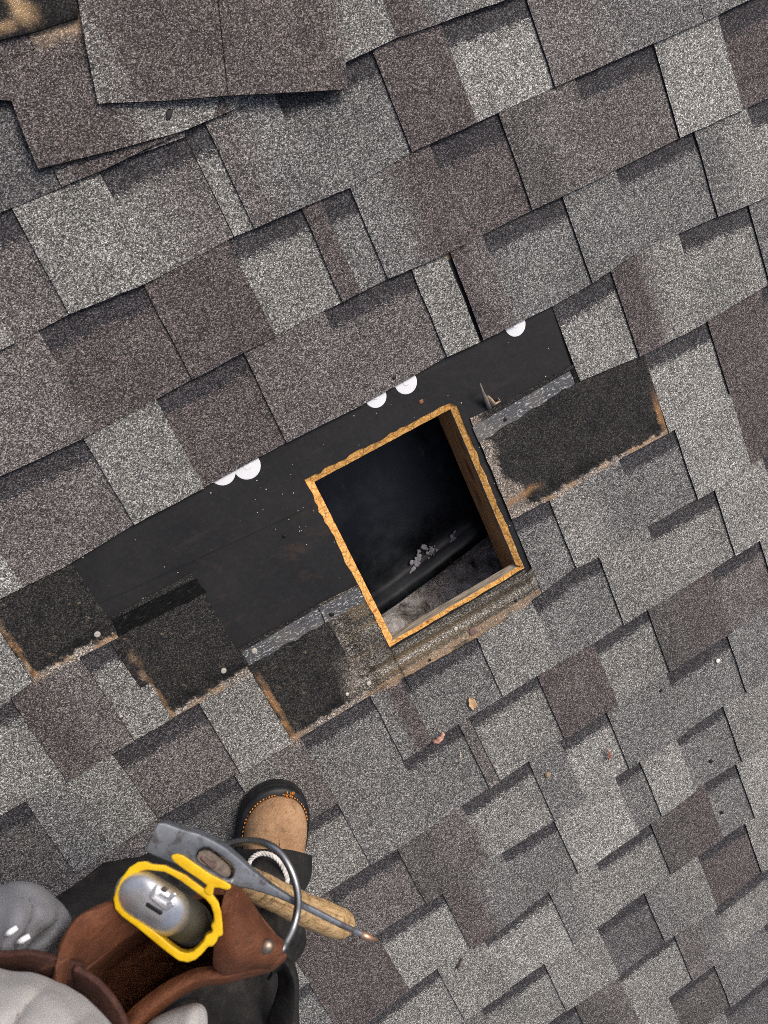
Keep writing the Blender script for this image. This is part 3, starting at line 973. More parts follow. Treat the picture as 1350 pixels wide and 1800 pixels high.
# black plastic duct: broad curved shell with a rolled lip, lying on the insulation
duct = empty('plastic_duct', RW @ Matrix.Translation((0.0, 0.05, -0.19)))
tag(duct, 'black plastic duct shell lying in the dark attic below the square hole', 'duct')
def dpt(x, y, h):
    return roof_pt(x, y, h) - Vector((0.0, 0.05, -0.19))
N = 30
lipA = [dpt(lerp(560, 960, t), 0, 0) for t in (0,)]
def lip_line(t):   # centre of the lip, photo pixels
    return lerp(540, 980, t), lerp(1166, 840, t) + 14 * math.sin(math.pi * t)
V, Fc = [], []
prof = [(0.40, 0.07), (0.30, 0.035), (0.20, 0.012), (0.12, 0.0), (0.07, -0.006), (0.045, -0.012), (0.034, -0.004), (0.026, 0.010), (0.016, 0.014), (0.008, 0.010), (0.003, 0.0), (0.0, -0.012), (-0.002, -0.04)]
for i in range(N + 1):
    t = i / N
    x, y = lip_line(t)
    p = dpt(x, y, -0.17)
    for (d, dz) in prof:
        V.append((p.x - 0.10 * d, p.y + d, p.z + dz * 0.8 + 0.004 * fbm(p.x * 12, d * 12, 1)))
n = len(prof)
for i in range(N):
    for j in range(n - 1):
        a = i * n + j
        Fc.append((a, a + n, a + n + 1, a + 1))
ds = mesh_obj('duct_shell', V, Fc, MBP, duct, smooth=True)
so = ds.modifiers.new('thickness', 'SOLIDIFY'); so.thickness = 0.003; so.offset = -1

# ------------------------------------------------------------------ small things on the roof
def on_roof(x, y, h=0.004, rot=0.0):
    u, v = UV(x, y, h)
    return RW @ Matrix.Translation((u, -v, h)) @ Matrix.Rotation(rot, 4, 'Z')
def cap_plastic():
    k = NT('white_plastic_cap', 0.5, 0.4)
    o = k.obj()
    a = k.noise(o, 160.0, 4, 0.7)
    c = k.ramp(a, [(0.3, (0.60, 0.62, 0.64)), (0.55, (0.74, 0.76, 0.77)), (0.72, (0.78, 0.79, 0.79))])
    c = k.mix(k.ramp(k.noise(o, 90.0, 3), [(0.66, 0.0), (0.74, 0.55)]), c, (0.28, 0.26, 0.23))
    k.color(c)
    return k.m
MCAP = cap_plastic()
def lathe(profile, n=28):
    bm = bmesh.new()
    rings = []
    for (r, z) in profile:
        if r < 1e-6:
            rings.append([bm.verts.new((0, 0, z))])
        else:
            rings.append([bm.verts.new((r * math.cos(2 * math.pi * i / n), r * math.sin(2 * math.pi * i / n), z)) for i in range(n)])
    for a, b in zip(rings, rings[1:]):
        for i in range(n):
            j = (i + 1) % n
            q = [a[i % len(a)], b[i % len(b)], b[j % len(b)], a[j % len(a)]]
            q = list(dict.fromkeys(q))
            if len(q) > 2:
                try: bm.faces.new(q)
                except ValueError: pass
    return bm
CAPS = [((905, 571), 0.0185, 'white nail cap half under the shingle edge near the torn right end of the underlay'),
        ((713, 672), 0.0185, 'larger white nail cap of the touching pair at the shingle edge above the wooden hole'),
        ((660, 697), 0.0175, 'smaller white nail cap of the touching pair at the shingle edge above the wooden hole'),
        ((434, 819), 0.0205, 'chipped white nail cap with rusty edge under the shingle line beside a thinner white sliver'),
        ((391, 831), 0.0190, 'thin white sliver of a nail cap beside the chipped cap')]
cap_bm = lathe([(0, 0.0022), (0.25, 0.0022), (0.30, 0.0016), (0.88, 0.0012), (0.97, 0.0010), (1.0, 0.0003), (1.0, 0.0)])
cap_me = bpy.data.meshes.new('plastic_washer'); cap_bm.to_mesh(cap_me); cap_bm.free(); cap_me.materials.append(MCAP)
for (xy, r, lab) in CAPS:
    o = link(bpy.data.objects.new('plastic_washer', cap_me))
    o.matrix_world = on_roof(*xy, 0.0013, random.uniform(0, 6)) @ Matrix.Diagonal((r, r, 1, 1))
    tag(o, lab, 'nail cap', 'white plastic nail caps under the shingle edge')
def metal(name, c0, c1, rough=0.45, metallic=0.9, scale=90.0):
    k = NT(name, rough, 0.5)
    k.b.inputs['Metallic'].default_value = metallic
    a = k.noise(k.obj(), scale, 5, 0.65)
    k.color(k.ramp(a, [(0.3, c0), (0.7, c1)]))
    k.put(k.b.inputs['Roughness'], k.ramp(a, [(0.3, rough + 0.15), (0.7, rough - 0.08)]))
    k.bump(a, 0.25, 0.0008)
    return k.m
MNAIL = metal('galvanised_nail', (0.42, 0.40, 0.33), (0.66, 0.63, 0.53), 0.5, 0.35, 220.0)
MRUST = metal('rusty_nail', (0.10, 0.055, 0.045), (0.26, 0.17, 0.15), 0.6, 0.3, 220.0)
NAILS = [((447, 1144), 0.0046, 0, 'pale nail head on the left end of the lower grey sealant strip'),
         ((393, 1179), 0.0044, 0, 'pale nail head in the dark patch just below and left of the grey sealant strip'),
         ((171, 1115), 0.0046, 0, 'pale nail head in the dark patch at the far left by the tan dirt line'),
         ((648, 1201), 0.0038, 0, 'pale nail head beside the long seam below the hole corner'),
         ((610, 1220), 0.0030, 0, 'small pale nail head at the tan dirt line left of the long seam'),
         ((801, 1105), 0.0036, 0, 'pale nail head on the stained flap under the hole'),
         ((831, 1110), 0.0070, 1, 'large rusty nail head on the stained flap under the hole')]
nb = lathe([(0, 0.0014), (0.5, 0.0015), (0.9, 0.0012), (1.0, 0.0004), (0.95, -0.001), (0, -0.001)], 20)
nail_me = []
for m in (MNAIL, MRUST):
    me = bpy.data.meshes.new('roofing_nail'); nb.to_mesh(me); me.materials.append(m); nail_me.append(me)
nb.free()
for (xy, r, ru, lab) in NAILS:
    u, v = UV(*xy)
    o = link(bpy.data.objects.new('roofing_nail', nail_me[ru]))
    h = 0.0055
    o.matrix_world = on_roof(*xy, h, random.uniform(0, 6)) @ Matrix.Rotation(random.uniform(-.15, .15), 4, 'X') @ Matrix.Diagonal((r, r, 1.3, 1))
    tag(o, lab, 'nail', 'nail heads around the torn off shingles')

def leaf_mat(name, a, b, vein):
    k = NT(name, 0.7, 0.3)
    n1 = k.noise(k.obj(), 180.0, 4)
    c = k.ramp(n1, [(0.3, a), (0.7, b)])
    w = k.n('ShaderNodeTexWave', i_Vector=k.obj(), i_Scale=120.0, i_Distortion=2.0)
    k.color(k.mix(k.ramp(w.outputs[1], [(0.8, 0.0), (1.0, 0.4)]), c, vein))
    return k.m
def make_leaf(xy, ln, wd, rot, curl, mat, label, h0=0.005):
    bm = bmesh.new()
    rows, cols = 12, 6
    g = []
    for i in range(rows + 1):
        t = i / rows
        w = wd * math.sin(math.pi * min(1, t * 0.94 + 0.04)) ** 0.75 * (1 - 0.35 * t)
        r = []
        for j in range(cols + 1):
            s = j / cols * 2 - 1
            r.append(bm.verts.new(((t - 0.5) * ln, s * w + 0.0008 * math.sin(t * 17), curl * s * s * 0.004 + 0.0022 * math.sin(t * 3.1) * abs(curl) + 0.0006 * math.sin(t * 9 + s))))
        g.append(r)
    for i in range(rows):
        for j in range(cols):
            bm.faces.new((g[i][j], g[i + 1][j], g[i + 1][j + 1], g[i][j + 1]))
    o = bm_obj('dry_leaf', bm, mat, smooth=True)
    o.matrix_world = on_roof(*xy, h0, rot)
    m = o.modifiers.new('t', 'SOLIDIFY'); m.thickness = 0.0004
    tag(o, label, 'leaf', 'fallen leaves on the shingles')
ML1 = leaf_mat('tan_leaf', (0.42, 0.26, 0.13), (0.60, 0.42, 0.24), (0.30, 0.15, 0.07))
ML2 = leaf_mat('pink_leaf', (0.50, 0.27, 0.20), (0.66, 0.42, 0.33), (0.3, 0.1, 0.07))
make_leaf((829, 1235), 0.026, 0.0085, 1.55, 0.6, ML1, 'tan oval leaf lying below the rusty nail under the hole', 0.0075)
make_leaf((768, 1293), 0.024, 0.0042, 0.18, 2.6, ML2, 'pinkish curled leaf on a shingle below the tan leaf', 0.0075)
make_leaf((1067, 1324), 0.022, 0.0038, 1.35, 1.6, ML2, 'narrow orange leaf on pale shingles well to the right of the pink curl', 0.006)
def blob(name, xy, r, mat, label, cat, h=0.005, squash=0.5, seed=0, group=None):
    bm = bmesh.new()
    bmesh.ops.create_icosphere(bm, subdivisions=3, radius=1)
    for v in bm.verts:
        d = 1 + 0.35 * noise.noise(v.co * 1.7 + Vector((seed, 0, 0))) + 0.15 * noise.noise(v.co * 4.1 + Vector((0, seed, 0)))
        v.co = Vector((v.co.x * d * r[0], v.co.y * d * r[1], v.co.z * d * r[2]))
    o = bm_obj(name, bm, mat, smooth=True)
    o.matrix_world = on_roof(*xy, h, seed * 1.3)
    return tag(o, label, cat, group)
def simple(name, c, rough=0.8, var=0.3, scale=120.0, spec=0.3):
    k = NT(name, rough, spec)
    a = k.noise(k.obj(), scale, 4)
    k.color(k.ramp(a, [(0.3, tuple(x * (1 - var) for x in c)), (0.7, tuple(x * (1 + var) for x in c))]))
    k.bump(a, 0.4, 0.001)
    return k.m
MTAR = simple('black_tar', (0.008, 0.008, 0.008), 0.55)
MSTONE = simple('brown_pebble', (0.28, 0.21, 0.14))
MWH = simple('white_dropping', (0.75, 0.74, 0.70), 0.8, 0.1)
blob('pebble', (963, 1362), (0.006, 0.0055, 0.003), MSTONE, 'round brown pebble on a grey tab left of the narrow orange leaf', 'pebble', 0.0085, seed=3)
blob('pebble', (740, 706), (0.0042, 0.0034, 0.003), simple('rust_chip', (0.26, 0.12, 0.07)), 'rust coloured crumb on the black underlay by the upper hole edge', 'crumb', 0.002, seed=5)
blob('dropping', (1262, 1162), (0.0050, 0.0042, 0.0008), MWH, 'small white dropping on a shingle at the far right', 'dropping', 0.0055, seed=6)
for (xy, r, lab) in (((1250, 1338), 0.0042, 'black tar speck on a pale shingle at the right edge'), ((1269, 1428), 0.0042, 'black tar speck on the brown tab below the other right side specks'),
                     ((1193, 1170), 0.0040, 'black tar speck in the dark band right of centre'), ((1162, 1214), 0.0034, 'black tar speck on the grey shingle below the dark band speck'),
                     ((693, 664), 0.0032, 'black tar speck just above the paired white nail caps'), ((756, 1160), 0.0026, 'black tar speck on the stained flap under the hole'),
                     ((907, 1056), 0.0026, 'black tar speck on the flap by the lower right hole corner'), ((500, 942), 0.0030, 'black pit on the underlay left of the hole'), ((583, 1080), 0.0036, 'black nail hole in the grey sealant beside the lower left hole edge'),
                     ((889, 737), 0.0034, 'black nail hole in the grey sealant right of the hole'), ((297, 201), 0.0085, 'wide black scar on the brown tab below the lifted shingle')):
    blob('tar_speck', xy, (r, r * (0.85 if xy[0] != 297 else 0.45), 0.0012 if xy[0] != 297 else 0.0006), MTAR, lab, 'speck', 0.0022 if xy[0] == 500 else (hA(*UV(297, 201, 0.011)) + 0.0002 if xy[0] == 297 else 0.0065), seed=xy[0] % 7, group='black tar specks on the roof')
def tube(pts, radii, n=10, cap=True, ell=1.0):
    """bmesh tube through world points"""
    bm = bmesh.new()
    rings = []
    prev = None
    for i, p in enumerate(pts):
        d = (pts[min(i + 1, len(pts) - 1)] - pts[max(i - 1, 0)]).normalized()
        if prev is None:
            x = d.orthogonal().normalized()
        else:
            x = (prev - d * prev.dot(d)).normalized()
        prev = x
        y = d.cross(x)
        r = radii[i] if isinstance(radii, (list, tuple)) else radii
        rings.append([bm.verts.new(p + (x * math.cos(a) + y * math.sin(a) * ell) * r) for a in [2 * math.pi * k / n for k in range(n)]])
    for a, b in zip(rings, rings[1:]):
        for i in range(n):
            bm.faces.new((a[i], a[(i + 1) % n], b[(i + 1) % n], b[i]))
    if cap:
        bm.faces.new(rings[0][::-1]); bm.faces.new(rings[-1])
    return bm
MSPL = simple('grey_splinter', (0.16, 0.145, 0.13), 0.8, 0.35, 300.0)
MCHIP = simple('pale_wood_chip', (0.34, 0.25, 0.17), 0.8, 0.35, 300.0)
def rp(x, y, h): return RW @ roof_pt(x, y, h)
o = bm_obj('bent_nail', tube([rp(844, 674, 0.026), rp(849, 690, 0.02), rp(855, 704, 0.011), rp(860, 717, 0.003)], [0.0009, 0.0024, 0.0038, 0.0044], 8), MSPL, smooth=True)
tag(o, 'grey pointed splinter standing on the underlay at the upper right of the hole', 'splinter')
o = bm_obj('wood_chip', tube([rp(857, 695, 0.012), rp(862, 703, 0.012), rp(868, 712, 0.006), rp(878, 704, 0.007), rp(876, 700, 0.009)], [0.0015, 0.0042, 0.0062, 0.0045, 0.0015], 7, ell=0.4), MCHIP, smooth=True)
tag(o, 'pale curled wood chip beside the grey splinter at the upper right of the hole', 'wood chip')
MTW = simple('dry_twig', (0.11, 0.085, 0.06), 0.8, 0.4, 200.0)
o = bm_obj('twig', tube([rp(803, 1702, 0.009), rp(809, 1694, 0.010), rp(813, 1685, 0.009)], [0.002, 0.0022, 0.0016], 7), MTW, smooth=True)
tag(o, 'short dark twig lying on pale shingles right of the hammer spike', 'twig')
o = bm_obj('twig', tube([rp(809, 1322, 0.009), rp(810, 1334, 0.0095), rp(813, 1341, 0.009)], [0.0008, 0.0009, 0.0006], 6), simple('straw', (0.5, 0.42, 0.27)), smooth=True)
tag(o, 'thin pale straw on the shingle below the pink curled leaf', 'straw')
# insulation tufts lying on the black duct
MTUFT = simple('insulation_tuft', (0.26, 0.26, 0.28), 0.95, 0.4, 260.0)
for (x, y, r, lab) in ((735, 985, 0.016, 'largest pale tuft of insulation on the black duct inside the hole'), (758, 968, 0.009, 'middle pale tuft of insulation on the black duct inside the hole'), (797, 946, 0.009, 'pale tuft of insulation nearest the rafter inside the hole')):
    bm = bmesh.new()
    rng = random.Random(x)
    for q in range(22):
        c = Vector((rng.gauss(0, r * 0.85), rng.gauss(0, r * 0.35), rng.uniform(0, r * 0.12)))
        res = bmesh.ops.create_icosphere(bm, subdivisions=2, radius=rng.uniform(0.12, 0.5) * r * (1 if rng.random() < 0.4 else 0.45))
        sq = Vector((rng.uniform(.7, 1.8), rng.uniform(.6, 1.2), rng.uniform(.15, .35)))
        for v in res['verts']:
            v.co = v.co * (1 + 0.75 * noise.noise(v.co * 420 + c * 100))
            v.co = Vector((v.co.x * sq.x, v.co.y * sq.y, v.co.z * sq.z)) + c
    o = bm_obj('insulation_tuft', bm, MTUFT, smooth=True)
    o.matrix_world = RW @ Matrix.Translation(roof_pt(x, y, -0.172)) @ Matrix.Rotation(0.7, 4, 'Z')
    tag(o, lab, 'insulation', 'tufts of insulation on the duct')

# dark strip for the crack across one tab
MCR = simple('crack_dark', (0.012, 0.011, 0.011))
cr = [(830, 418), (845, 396), (859, 368), (880, 352), (898, 338), (914, 327)]
cv, cf = [], []
for i, (x, y) in enumerate(cr):
    u, v = UV(x, y, 0.006)
    z = zback((v - course(2, u)) / S) + 0.0012
    w = 0.0011 * (0.6 + 0.4 * (i % 3))
    cv += [(u - w, -v - w * 0.5, z), (u + w, -v + w * 0.5, z), (u, -v, z - 0.001)]
for i in range(len(cr) - 1):
    a = i * 3
    cf += [(a, a + 3, a + 4, a + 1)]
mesh_obj('shingle_crack', cv, cf, MCR, roof)

# ------------------------------------------------------------------ worker
def fabric(name, a, b, scale=900.0, rough=0.9, wear_highlight=None, sheen=0.15):
    k = NT(name, rough, 0.1)
    o = k.obj()
    w1 = k.n('ShaderNodeTexWave', i_Vector=o, i_Scale=scale, i_Distortion=1.0, bands_direction='DIAGONAL')
    n1 = k.noise(o, 26.0, 5, 0.6)
    c = k.ramp(n1, [(0.3, a), (0.7, b)])
    if wear_highlight:
        c = k.mix(k.ramp(k.noise(k.obj((60.0, 60.0, 18.0)), 1.0, 5, 0.7), [(0.52, 0.0), (0.74, 0.7)]), c, wear_highlight)  # pale streaks: wear plus fold highlights put into the colour
    k.color(c)
    k.bump(k.math('ADD', k.math('MULTIPLY', w1.outputs[1], 0.10), n1), 0.45, 0.004)
    k.b.inputs['Sheen Weight'].default_value = sheen
    return k.m
MTR = fabric('black_canvas', (0.014, 0.014, 0.0155), (0.036, 0.035, 0.034), 700.0, 0.9, (0.07, 0.06, 0.05), 0.0)
MSW = fabric('grey_sweatshirt', (0.40, 0.395, 0.39), (0.54, 0.53, 0.515), 800.0)
MSWD = fabric('slate_hem', (0.13, 0.135, 0.15), (0.22, 0.225, 0.245), 800.0)
def leather(name, a, b, worn, rough=0.66):
    k = NT(name, rough, 0.32)
    o = k.obj()
    n1 = k.noise(o, 22.0, 6, 0.65)
    n2 = k.noise(o, 240.0, 4, 0.6)
    c = k.ramp(n1, [(0.3, a), (0.7, b)])
    c = k.mix(k.ramp(k.noise(o, 60.0, 4, 0.7), [(0.55, 0.0), (0.75, 0.7)]), c, worn)
    c = k.mix(k.ramp(k.noise(k.obj((150.0, 40.0, 90.0)), 1.0, 5, 0.75, 1.0), [(0.62, 0.0), (0.72, 0.55)]), c, tuple(x * 0.35 for x in worn))
    sc1 = k.noise(k.obj((25.0, 160.0, 25.0)), 1.0, 5, 0.75, 1.5)
    c = k.mix(k.ramp(sc1, [(0.60, 0.0), (0.70, 0.6)]), c, tuple(min(1, x * 1.9) for x in worn))
    c = k.mix(k.ramp(k.noise(o, 35.0, 5, 0.75), [(0.54, 0.0), (0.72, 0.7)]), c, tuple(x * 0.3 for x in a))
    k.color(c)
    k.put(k.b.inputs['Roughness'], k.ramp(n1, [(0.3, rough + 0.1), (0.7, rough - 0.1)]))
    k.bump(k.math('ADD', k.math('MULTIPLY', n2, 0.5), k.math('ADD', n1, sc1)), 0.6, 0.0035)
    return k.m
MLE = leather('brown_leather', (0.085, 0.028, 0.012), (0.17, 0.062, 0.028), (0.20, 0.085, 0.042))
MLD = leather('dark_leather', (0.035, 0.013, 0.010), (0.075, 0.030, 0.020), (0.09, 0.04, 0.025))
MBOOT = leather('tan_boot_leather', (0.30, 0.17, 0.085), (0.45, 0.28, 0.155), (0.20, 0.115, 0.06), 0.7)
MRUB = simple('black_rubber', (0.013, 0.0135, 0.015), 0.5, 0.5, 60.0)

def surf(name, curves, n, mat, parent, thick=0.002, sub=1, fold=0.0, seed=0, m=None, pleat=None):
    """loft through curves of (px,py,depth) or world Vectors"""
    rows = []
    for c in curves:
        pts = [q if isinstance(q, Vector) else at(*q) for q in c]
        rows.append(crom(pts, n))
    m = m or (len(rows) - 1) * 5 + 1
    V = []
    for i in range(n):
        col = crom([r[i] for r in rows], m) if len(rows) > 1 else [rows[0][i]]
        for j, p in enumerate(col):
            if pleat:
                a_, f_, k_ = pleat
                s_ = i / (n - 1) * f_ + k_ * j / max(1, m - 1) + 1.2 * noise.noise(p * 9 + Vector((seed, 0, 0)))
                p = p + (camo.location - p).normalized() * a_ * (abs(math.sin(s_ * math.pi)) ** 0.7 - 0.6)
            if fold:
                q = p * 14
                p = p + Vector((fold * noise.noise(q + Vector((seed, 0, 0))), fold * noise.noise(q + Vector((0, seed, 0))), fold * noise.noise(q + Vector((0, 0, seed)))))
            V.append(p)
    Fc = [(i * m + j, (i + 1) * m + j, (i + 1) * m + j + 1, i * m + j + 1) for i in range(n - 1) for j in range(m - 1)]
    o = mesh_obj(name, V, Fc, mat, None, smooth=True)
    if parent is not None:
        o.parent = parent
        o.matrix_parent_inverse = parent.matrix_world.inverted()
    if thick:
        s = o.modifiers.new('thickness', 'SOLIDIFY'); s.thickness = thick; s.offset = 0
        b = o.modifiers.new('round', 'BEVEL'); b.width = thick * 0.4; b.segments = 2; b.limit_method = 'ANGLE'; b.angle_limit = 1.0
    return o
def keep(o, parent):
    o.parent = parent
    o.matrix_parent_inverse = parent.matrix_world.inverted()
    return o

person = empty('person', on_roof(470, 1600, 0.0))
bpy.context.view_layer.update()
tag(person, 'worker in black work trousers, tan toed boot and grey sweatshirt standing on the shingles', 'person')

# trousers: two legs and hips as one continuous skin
sk = [  # (px, py, depth, radius)
    (478, 1585, 1.13, 0.050), (450, 1660, 1.00, 0.060), (420, 1745, 0.88, 0.074), (360, 1860, 0.84, 0.088), (240, 2000, 0.68, 0.10),
    (100, 2060, 0.62, 0.12),
    (60, 1820, 0.75, 0.10), (215, 1665, 0.82, 0.098), (345, 1590, 0.90, 0.074), (385, 1600, 1.02, 0.062), (380, 1610, 1.14, 0.055),
    (-80, 2150, 0.52, 0.12),
]
se = [(0, 1), (1, 2), (2, 3), (3, 4), (4, 5), (5, 6), (6, 7), (7, 8), (8, 9), (9, 10), (5, 11)]
me = bpy.data.meshes.new('trousers')
me.from_pydata([at(a, b, c) for a, b, c, r in sk], se, [])
tro = bpy.data.objects.new('trousers', me)
COL.objects.link(tro)
sm = tro.modifiers.new('skin', 'SKIN')
for i, (a, b, c, r) in enumerate(sk):
    me.skin_vertices[0].data[i].radius = (r, r)
    me.skin_vertices[0].data[i].use_root = (i == 5)
ss = tro.modifiers.new('sub', 'SUBSURF'); ss.levels = 3; ss.render_levels = 3
tx = bpy.data.textures.new('cloth_folds', 'CLOUDS'); tx.noise_scale = 0.055; tx.noise_depth = 3
dm = tro.modifiers.new('folds', 'DISPLACE'); dm.texture = tx; dm.strength = 0.034; dm.mid_level = 0.5; dm.texture_coords = 'LOCAL'
me.materials.append(MTR)
sm.use_smooth_shade = True
keep(tro, person)

# boot, built in roof axes
bc = roof_pt(484, 1366, 0.0)
heel = roof_pt(452, 1615, 0.0)
ax = (heel - bc); ax.z = 0
BL = ax.length
ax.normalize()
sd = Vector((0, 0, 1)).cross(ax)     # sideways
def bpt(t, s, z): return bc + ax * (t * BL) + sd * s + Vector((0, 0, z))
def halfw(t):
    if t < 0.0: t = 0.0
    return 0.0545 * (1 - (1 - min(1, t / 0.26)) ** 2.3) ** 0.5 * (1 - 0.32 * sstep(0.35, 0.75, t)) * (1 if t < 0.9 else math.sqrt(max(0, 1 - ((t - 0.9) / 0.11) ** 2)))
NT_ = 40
boot_root = empty('boot', RW @ Matrix.Translation(bc))
bpy.context.view_layer.update()
keep(boot_root, person)
ts = [0.0005, 0.004, 0.012, 0.025, 0.045, 0.07, 0.10, 0.14, 0.18, 0.23, 0.28, 0.34, 0.4, 0.47, 0.54, 0.62, 0.7, 0.78, 0.86, 0.92, 0.96, 0.99, 1.005]
outl = [(t, halfw(t)) for t in ts] + [(t, -halfw(t)) for t in reversed(ts)]
def ringpts(off, z):
    cen = (0.45, 0)
    out = []
    for (t, s) in outl:
        r = 1 + off / max(0.02, math.hypot((t - 0.45) * BL, s))
        out.append(bpt(0.45 + (t - 0.45) * r, s * r, z))
    return out
def loft_rings(name, rings, mat, parent, smooth=True, capt=True):
    bm = bmesh.new()
    R = [[bm.verts.new(RW @ p) for p in r] for r in rings]
    n = len(R[0])
    for a, b in zip(R, R[1:]):
        for i in range(n):
            try: bm.faces.new((a[i], a[(i + 1) % n], b[(i + 1) % n], b[i]))
            except ValueError: pass
    if capt:
        bm.faces.new(R[-1]); bm.faces.new(R[0][::-1])
    bmesh.ops.remove_doubles(bm, verts=bm.verts[:], dist=0.0003)
    o = bm_obj(name, bm, mat, None, smooth)
    return keep(o, parent)
zr = 0.0065
loft_rings('sole', [ringpts(-0.001, zr), ringpts(0.003, zr + 0.004), ringpts(0.0035, zr + 0.012), ringpts(0.0015, zr + 0.0135), ringpts(0.0035, zr + 0.015), ringpts(0.0035, zr + 0.022),
                    ringpts(0.0018, zr + 0.0235), ringpts(0.0035, zr + 0.025), ringpts(0.003, zr + 0.031), ringpts(0.001, zr + 0.034), ringpts(-0.005, zr + 0.035), ringpts(-0.009, zr + 0.037)], MRUB, boot_root)
# toe rand and upper
def upper_ring(f, z):
    out = []
    for (t, s) in outl:
        tt = 0.45 + (t - 0.45) * 1
        inn = -0.008 - f
        r = 1 + inn / max(0.02, math.hypot((t - 0.45) * BL, s))
        out.append(bpt(0.45 + (t - 0.45) * r, s * r, z))
    return out
UP = []
for i in range(11):
    a = i / 10 * math.pi / 2
    UP.append((0.046 * (1 - math.cos(a)) ** 1.25, 0.054 * math.sin(a) + 0.034))
rings = []
for (f, zz) in UP:
    rg = []
    for (t, s) in outl:
        hl = math.hypot((t - 0.45) * BL, s)
        k_ = min(1.0, f / 0.046)
        r = 1 + (-0.0075 - f * (0.9 if t < 0.6 else 0.6)) / max(0.055, hl)
        lift = (zz - 0.034) * (0.86 + 0.9 * sstep(0.14, 0.62, t))
        crease = -0.0035 * ridge(t - 0.335, 0.012) * k_ + 0.002 * ridge(t - 0.30, 0.02) * k_
        rg.append(bpt(0.45 + (t - 0.45) * r, s * r * (1 - 0.12 * k_), zr + 0.034 + lift + crease))
    rings.append(rg)
bu = loft_rings('upper', rings, MBOOT, boot_root)
# orange welt stitching: row of short stitches
MST = simple('orange_thread', (0.70, 0.25, 0.03), 0.7)
bm = bmesh.new()
rg = ringpts(-0.0052, zr + 0.0365)
nst = len(outl)
path = [p for p, (t, s) in zip(rg, outl)]
fine = crom([RW @ p for p in path], 150)
for i in range(0, 148, 2):
    a, b = fine[i], fine[i] + (fine[i + 1] - fine[i]) * (0.55 + 0.4 * noise.noise(Vector((i * 0.9, 0, 0))) + 0.3)
    a = a + RW3 @ Vector((0.0006 * noise.noise(Vector((i * 1.7, 3, 0))), 0.0006 * noise.noise(Vector((i * 1.3, 7, 0))), 0))
    tb = tube([a, (a + b) / 2 + (RW3 @ Vector((0, 0, 0.0009))), b], 0.0010 if i % 7 else 0.0004, 5)
    tm = bpy.data.meshes.new('t'); tb.to_mesh(tm); tb.free(); bm.from_mesh(tm); bpy.data.meshes.remove(tm)
keep(bm_obj('welt_stitching', bm, MST, None, True), boot_root)['kind'] = 'stuff'
bm = bmesh.new()
rng = random.Random(4)
for i in range(16):
    c = RW @ bpt(0.018 + rng.uniform(-0.004, 0.004), 0.0145 + rng.uniform(-0.006, 0.006), zr + 0.039)
    e = c + RW3 @ Vector((rng.uniform(-.006, .006), rng.uniform(-.004, .007), rng.uniform(0, .004)))
    tb = tube([c, (c + e) / 2 + RW3 @ Vector((0, 0, .002)), e], 0.0006, 4)
    tm = bpy.data.meshes.new('t'); tb.to_mesh(tm); tb.free(); bm.from_mesh(tm); bpy.data.meshes.remove(tm)
keep(bm_obj('frayed_thread', bm, MST, None, True), boot_root)
# frayed black cuff over the instep, and white cord loop
cuff = surf('trouser_cuff', [[(418, 1490, 1.02), (450, 1492, 1.0), (490, 1492, 0.995), (520, 1496, 1.0), (548, 1503, 1.02)],
                             [(412, 1515, 0.99), (450, 1516, 0.965), (490, 1520, 0.96), (522, 1524, 0.97), (546, 1527, 1.0)],
                             [(405, 1545, 0.97), (445, 1545, 0.945), (490, 1548, 0.94), (520, 1550, 0.95), (540, 1549, 0.99)],
                             [(400, 1590, 0.94), (440, 1590, 0.92), (480, 1590, 0.92), (505, 1588, 0.94), (518, 1586, 0.97)]], 24, MTR, person, 0.004, fold=0.004, seed=2)
cr_ = [(436, 1524, 0.945), (440, 1512, 0.944), (450, 1503, 0.943), (462, 1500, 0.943), (476, 1503, 0.943), (488, 1511, 0.943), (497, 1524, 0.943), (503, 1538, 0.942), (505, 1549, 0.94), (500, 1556, 0.938), (488, 1556, 0.936), (470, 1550, 0.934), (450, 1543, 0.936), (438, 1534, 0.94)]
pts = crom([at(*q) for q in cr_ + [cr_[0]]], 90)
bm = bmesh.new()
for ph in (0, math.pi * 2 / 3, math.pi * 4 / 3):
    pp = []
    for i, p in enumerate(pts):
        d = (pts[min(i + 1, 89)] - pts[max(i - 1, 0)]).normalized()
        x = d.cross(RW3 @ Vector((0, 0, 1))).normalized(); y = d.cross(x)
        a = i * 0.75 + ph
        pp.append(p + (x * math.cos(a) + y * math.sin(a)) * 0.0017)
    tb = tube(pp, 0.0016, 6)
    tm = bpy.data.meshes.new('t'); tb.to_mesh(tm); tb.free(); bm.from_mesh(tm); bpy.data.meshes.remove(tm)
k = NT('white_cord', 0.85, 0.2); k.color(k.ramp(k.noise(k.obj(), 200.0), [(0.35, (0.42, 0.40, 0.36)), (0.6, (0.72, 0.70, 0.66))]))
keep(bm_obj('white_cord', bm, k.m, None, True), person)

surf('torn_pocket', [[(478, 1690, 0.78), (492, 1684, 0.775), (508, 1688, 0.775), (518, 1712, 0.78), (522, 1750, 0.79), (524, 1800, 0.80), (524, 1850, 0.81)],
                    [(474, 1705, 0.76), (486, 1694, 0.752), (502, 1696, 0.75), (512, 1720, 0.755), (514, 1752, 0.76), (512, 1800, 0.77), (512, 1850, 0.78)],
                    [(470, 1720, 0.79), (478, 1708, 0.785), (486, 1706, 0.785), (490, 1730, 0.79), (484, 1758, 0.79), (474, 1790, 0.80), (468, 1850, 0.81)]], 30, MTR, person, 0.003, fold=0.004, seed=3)
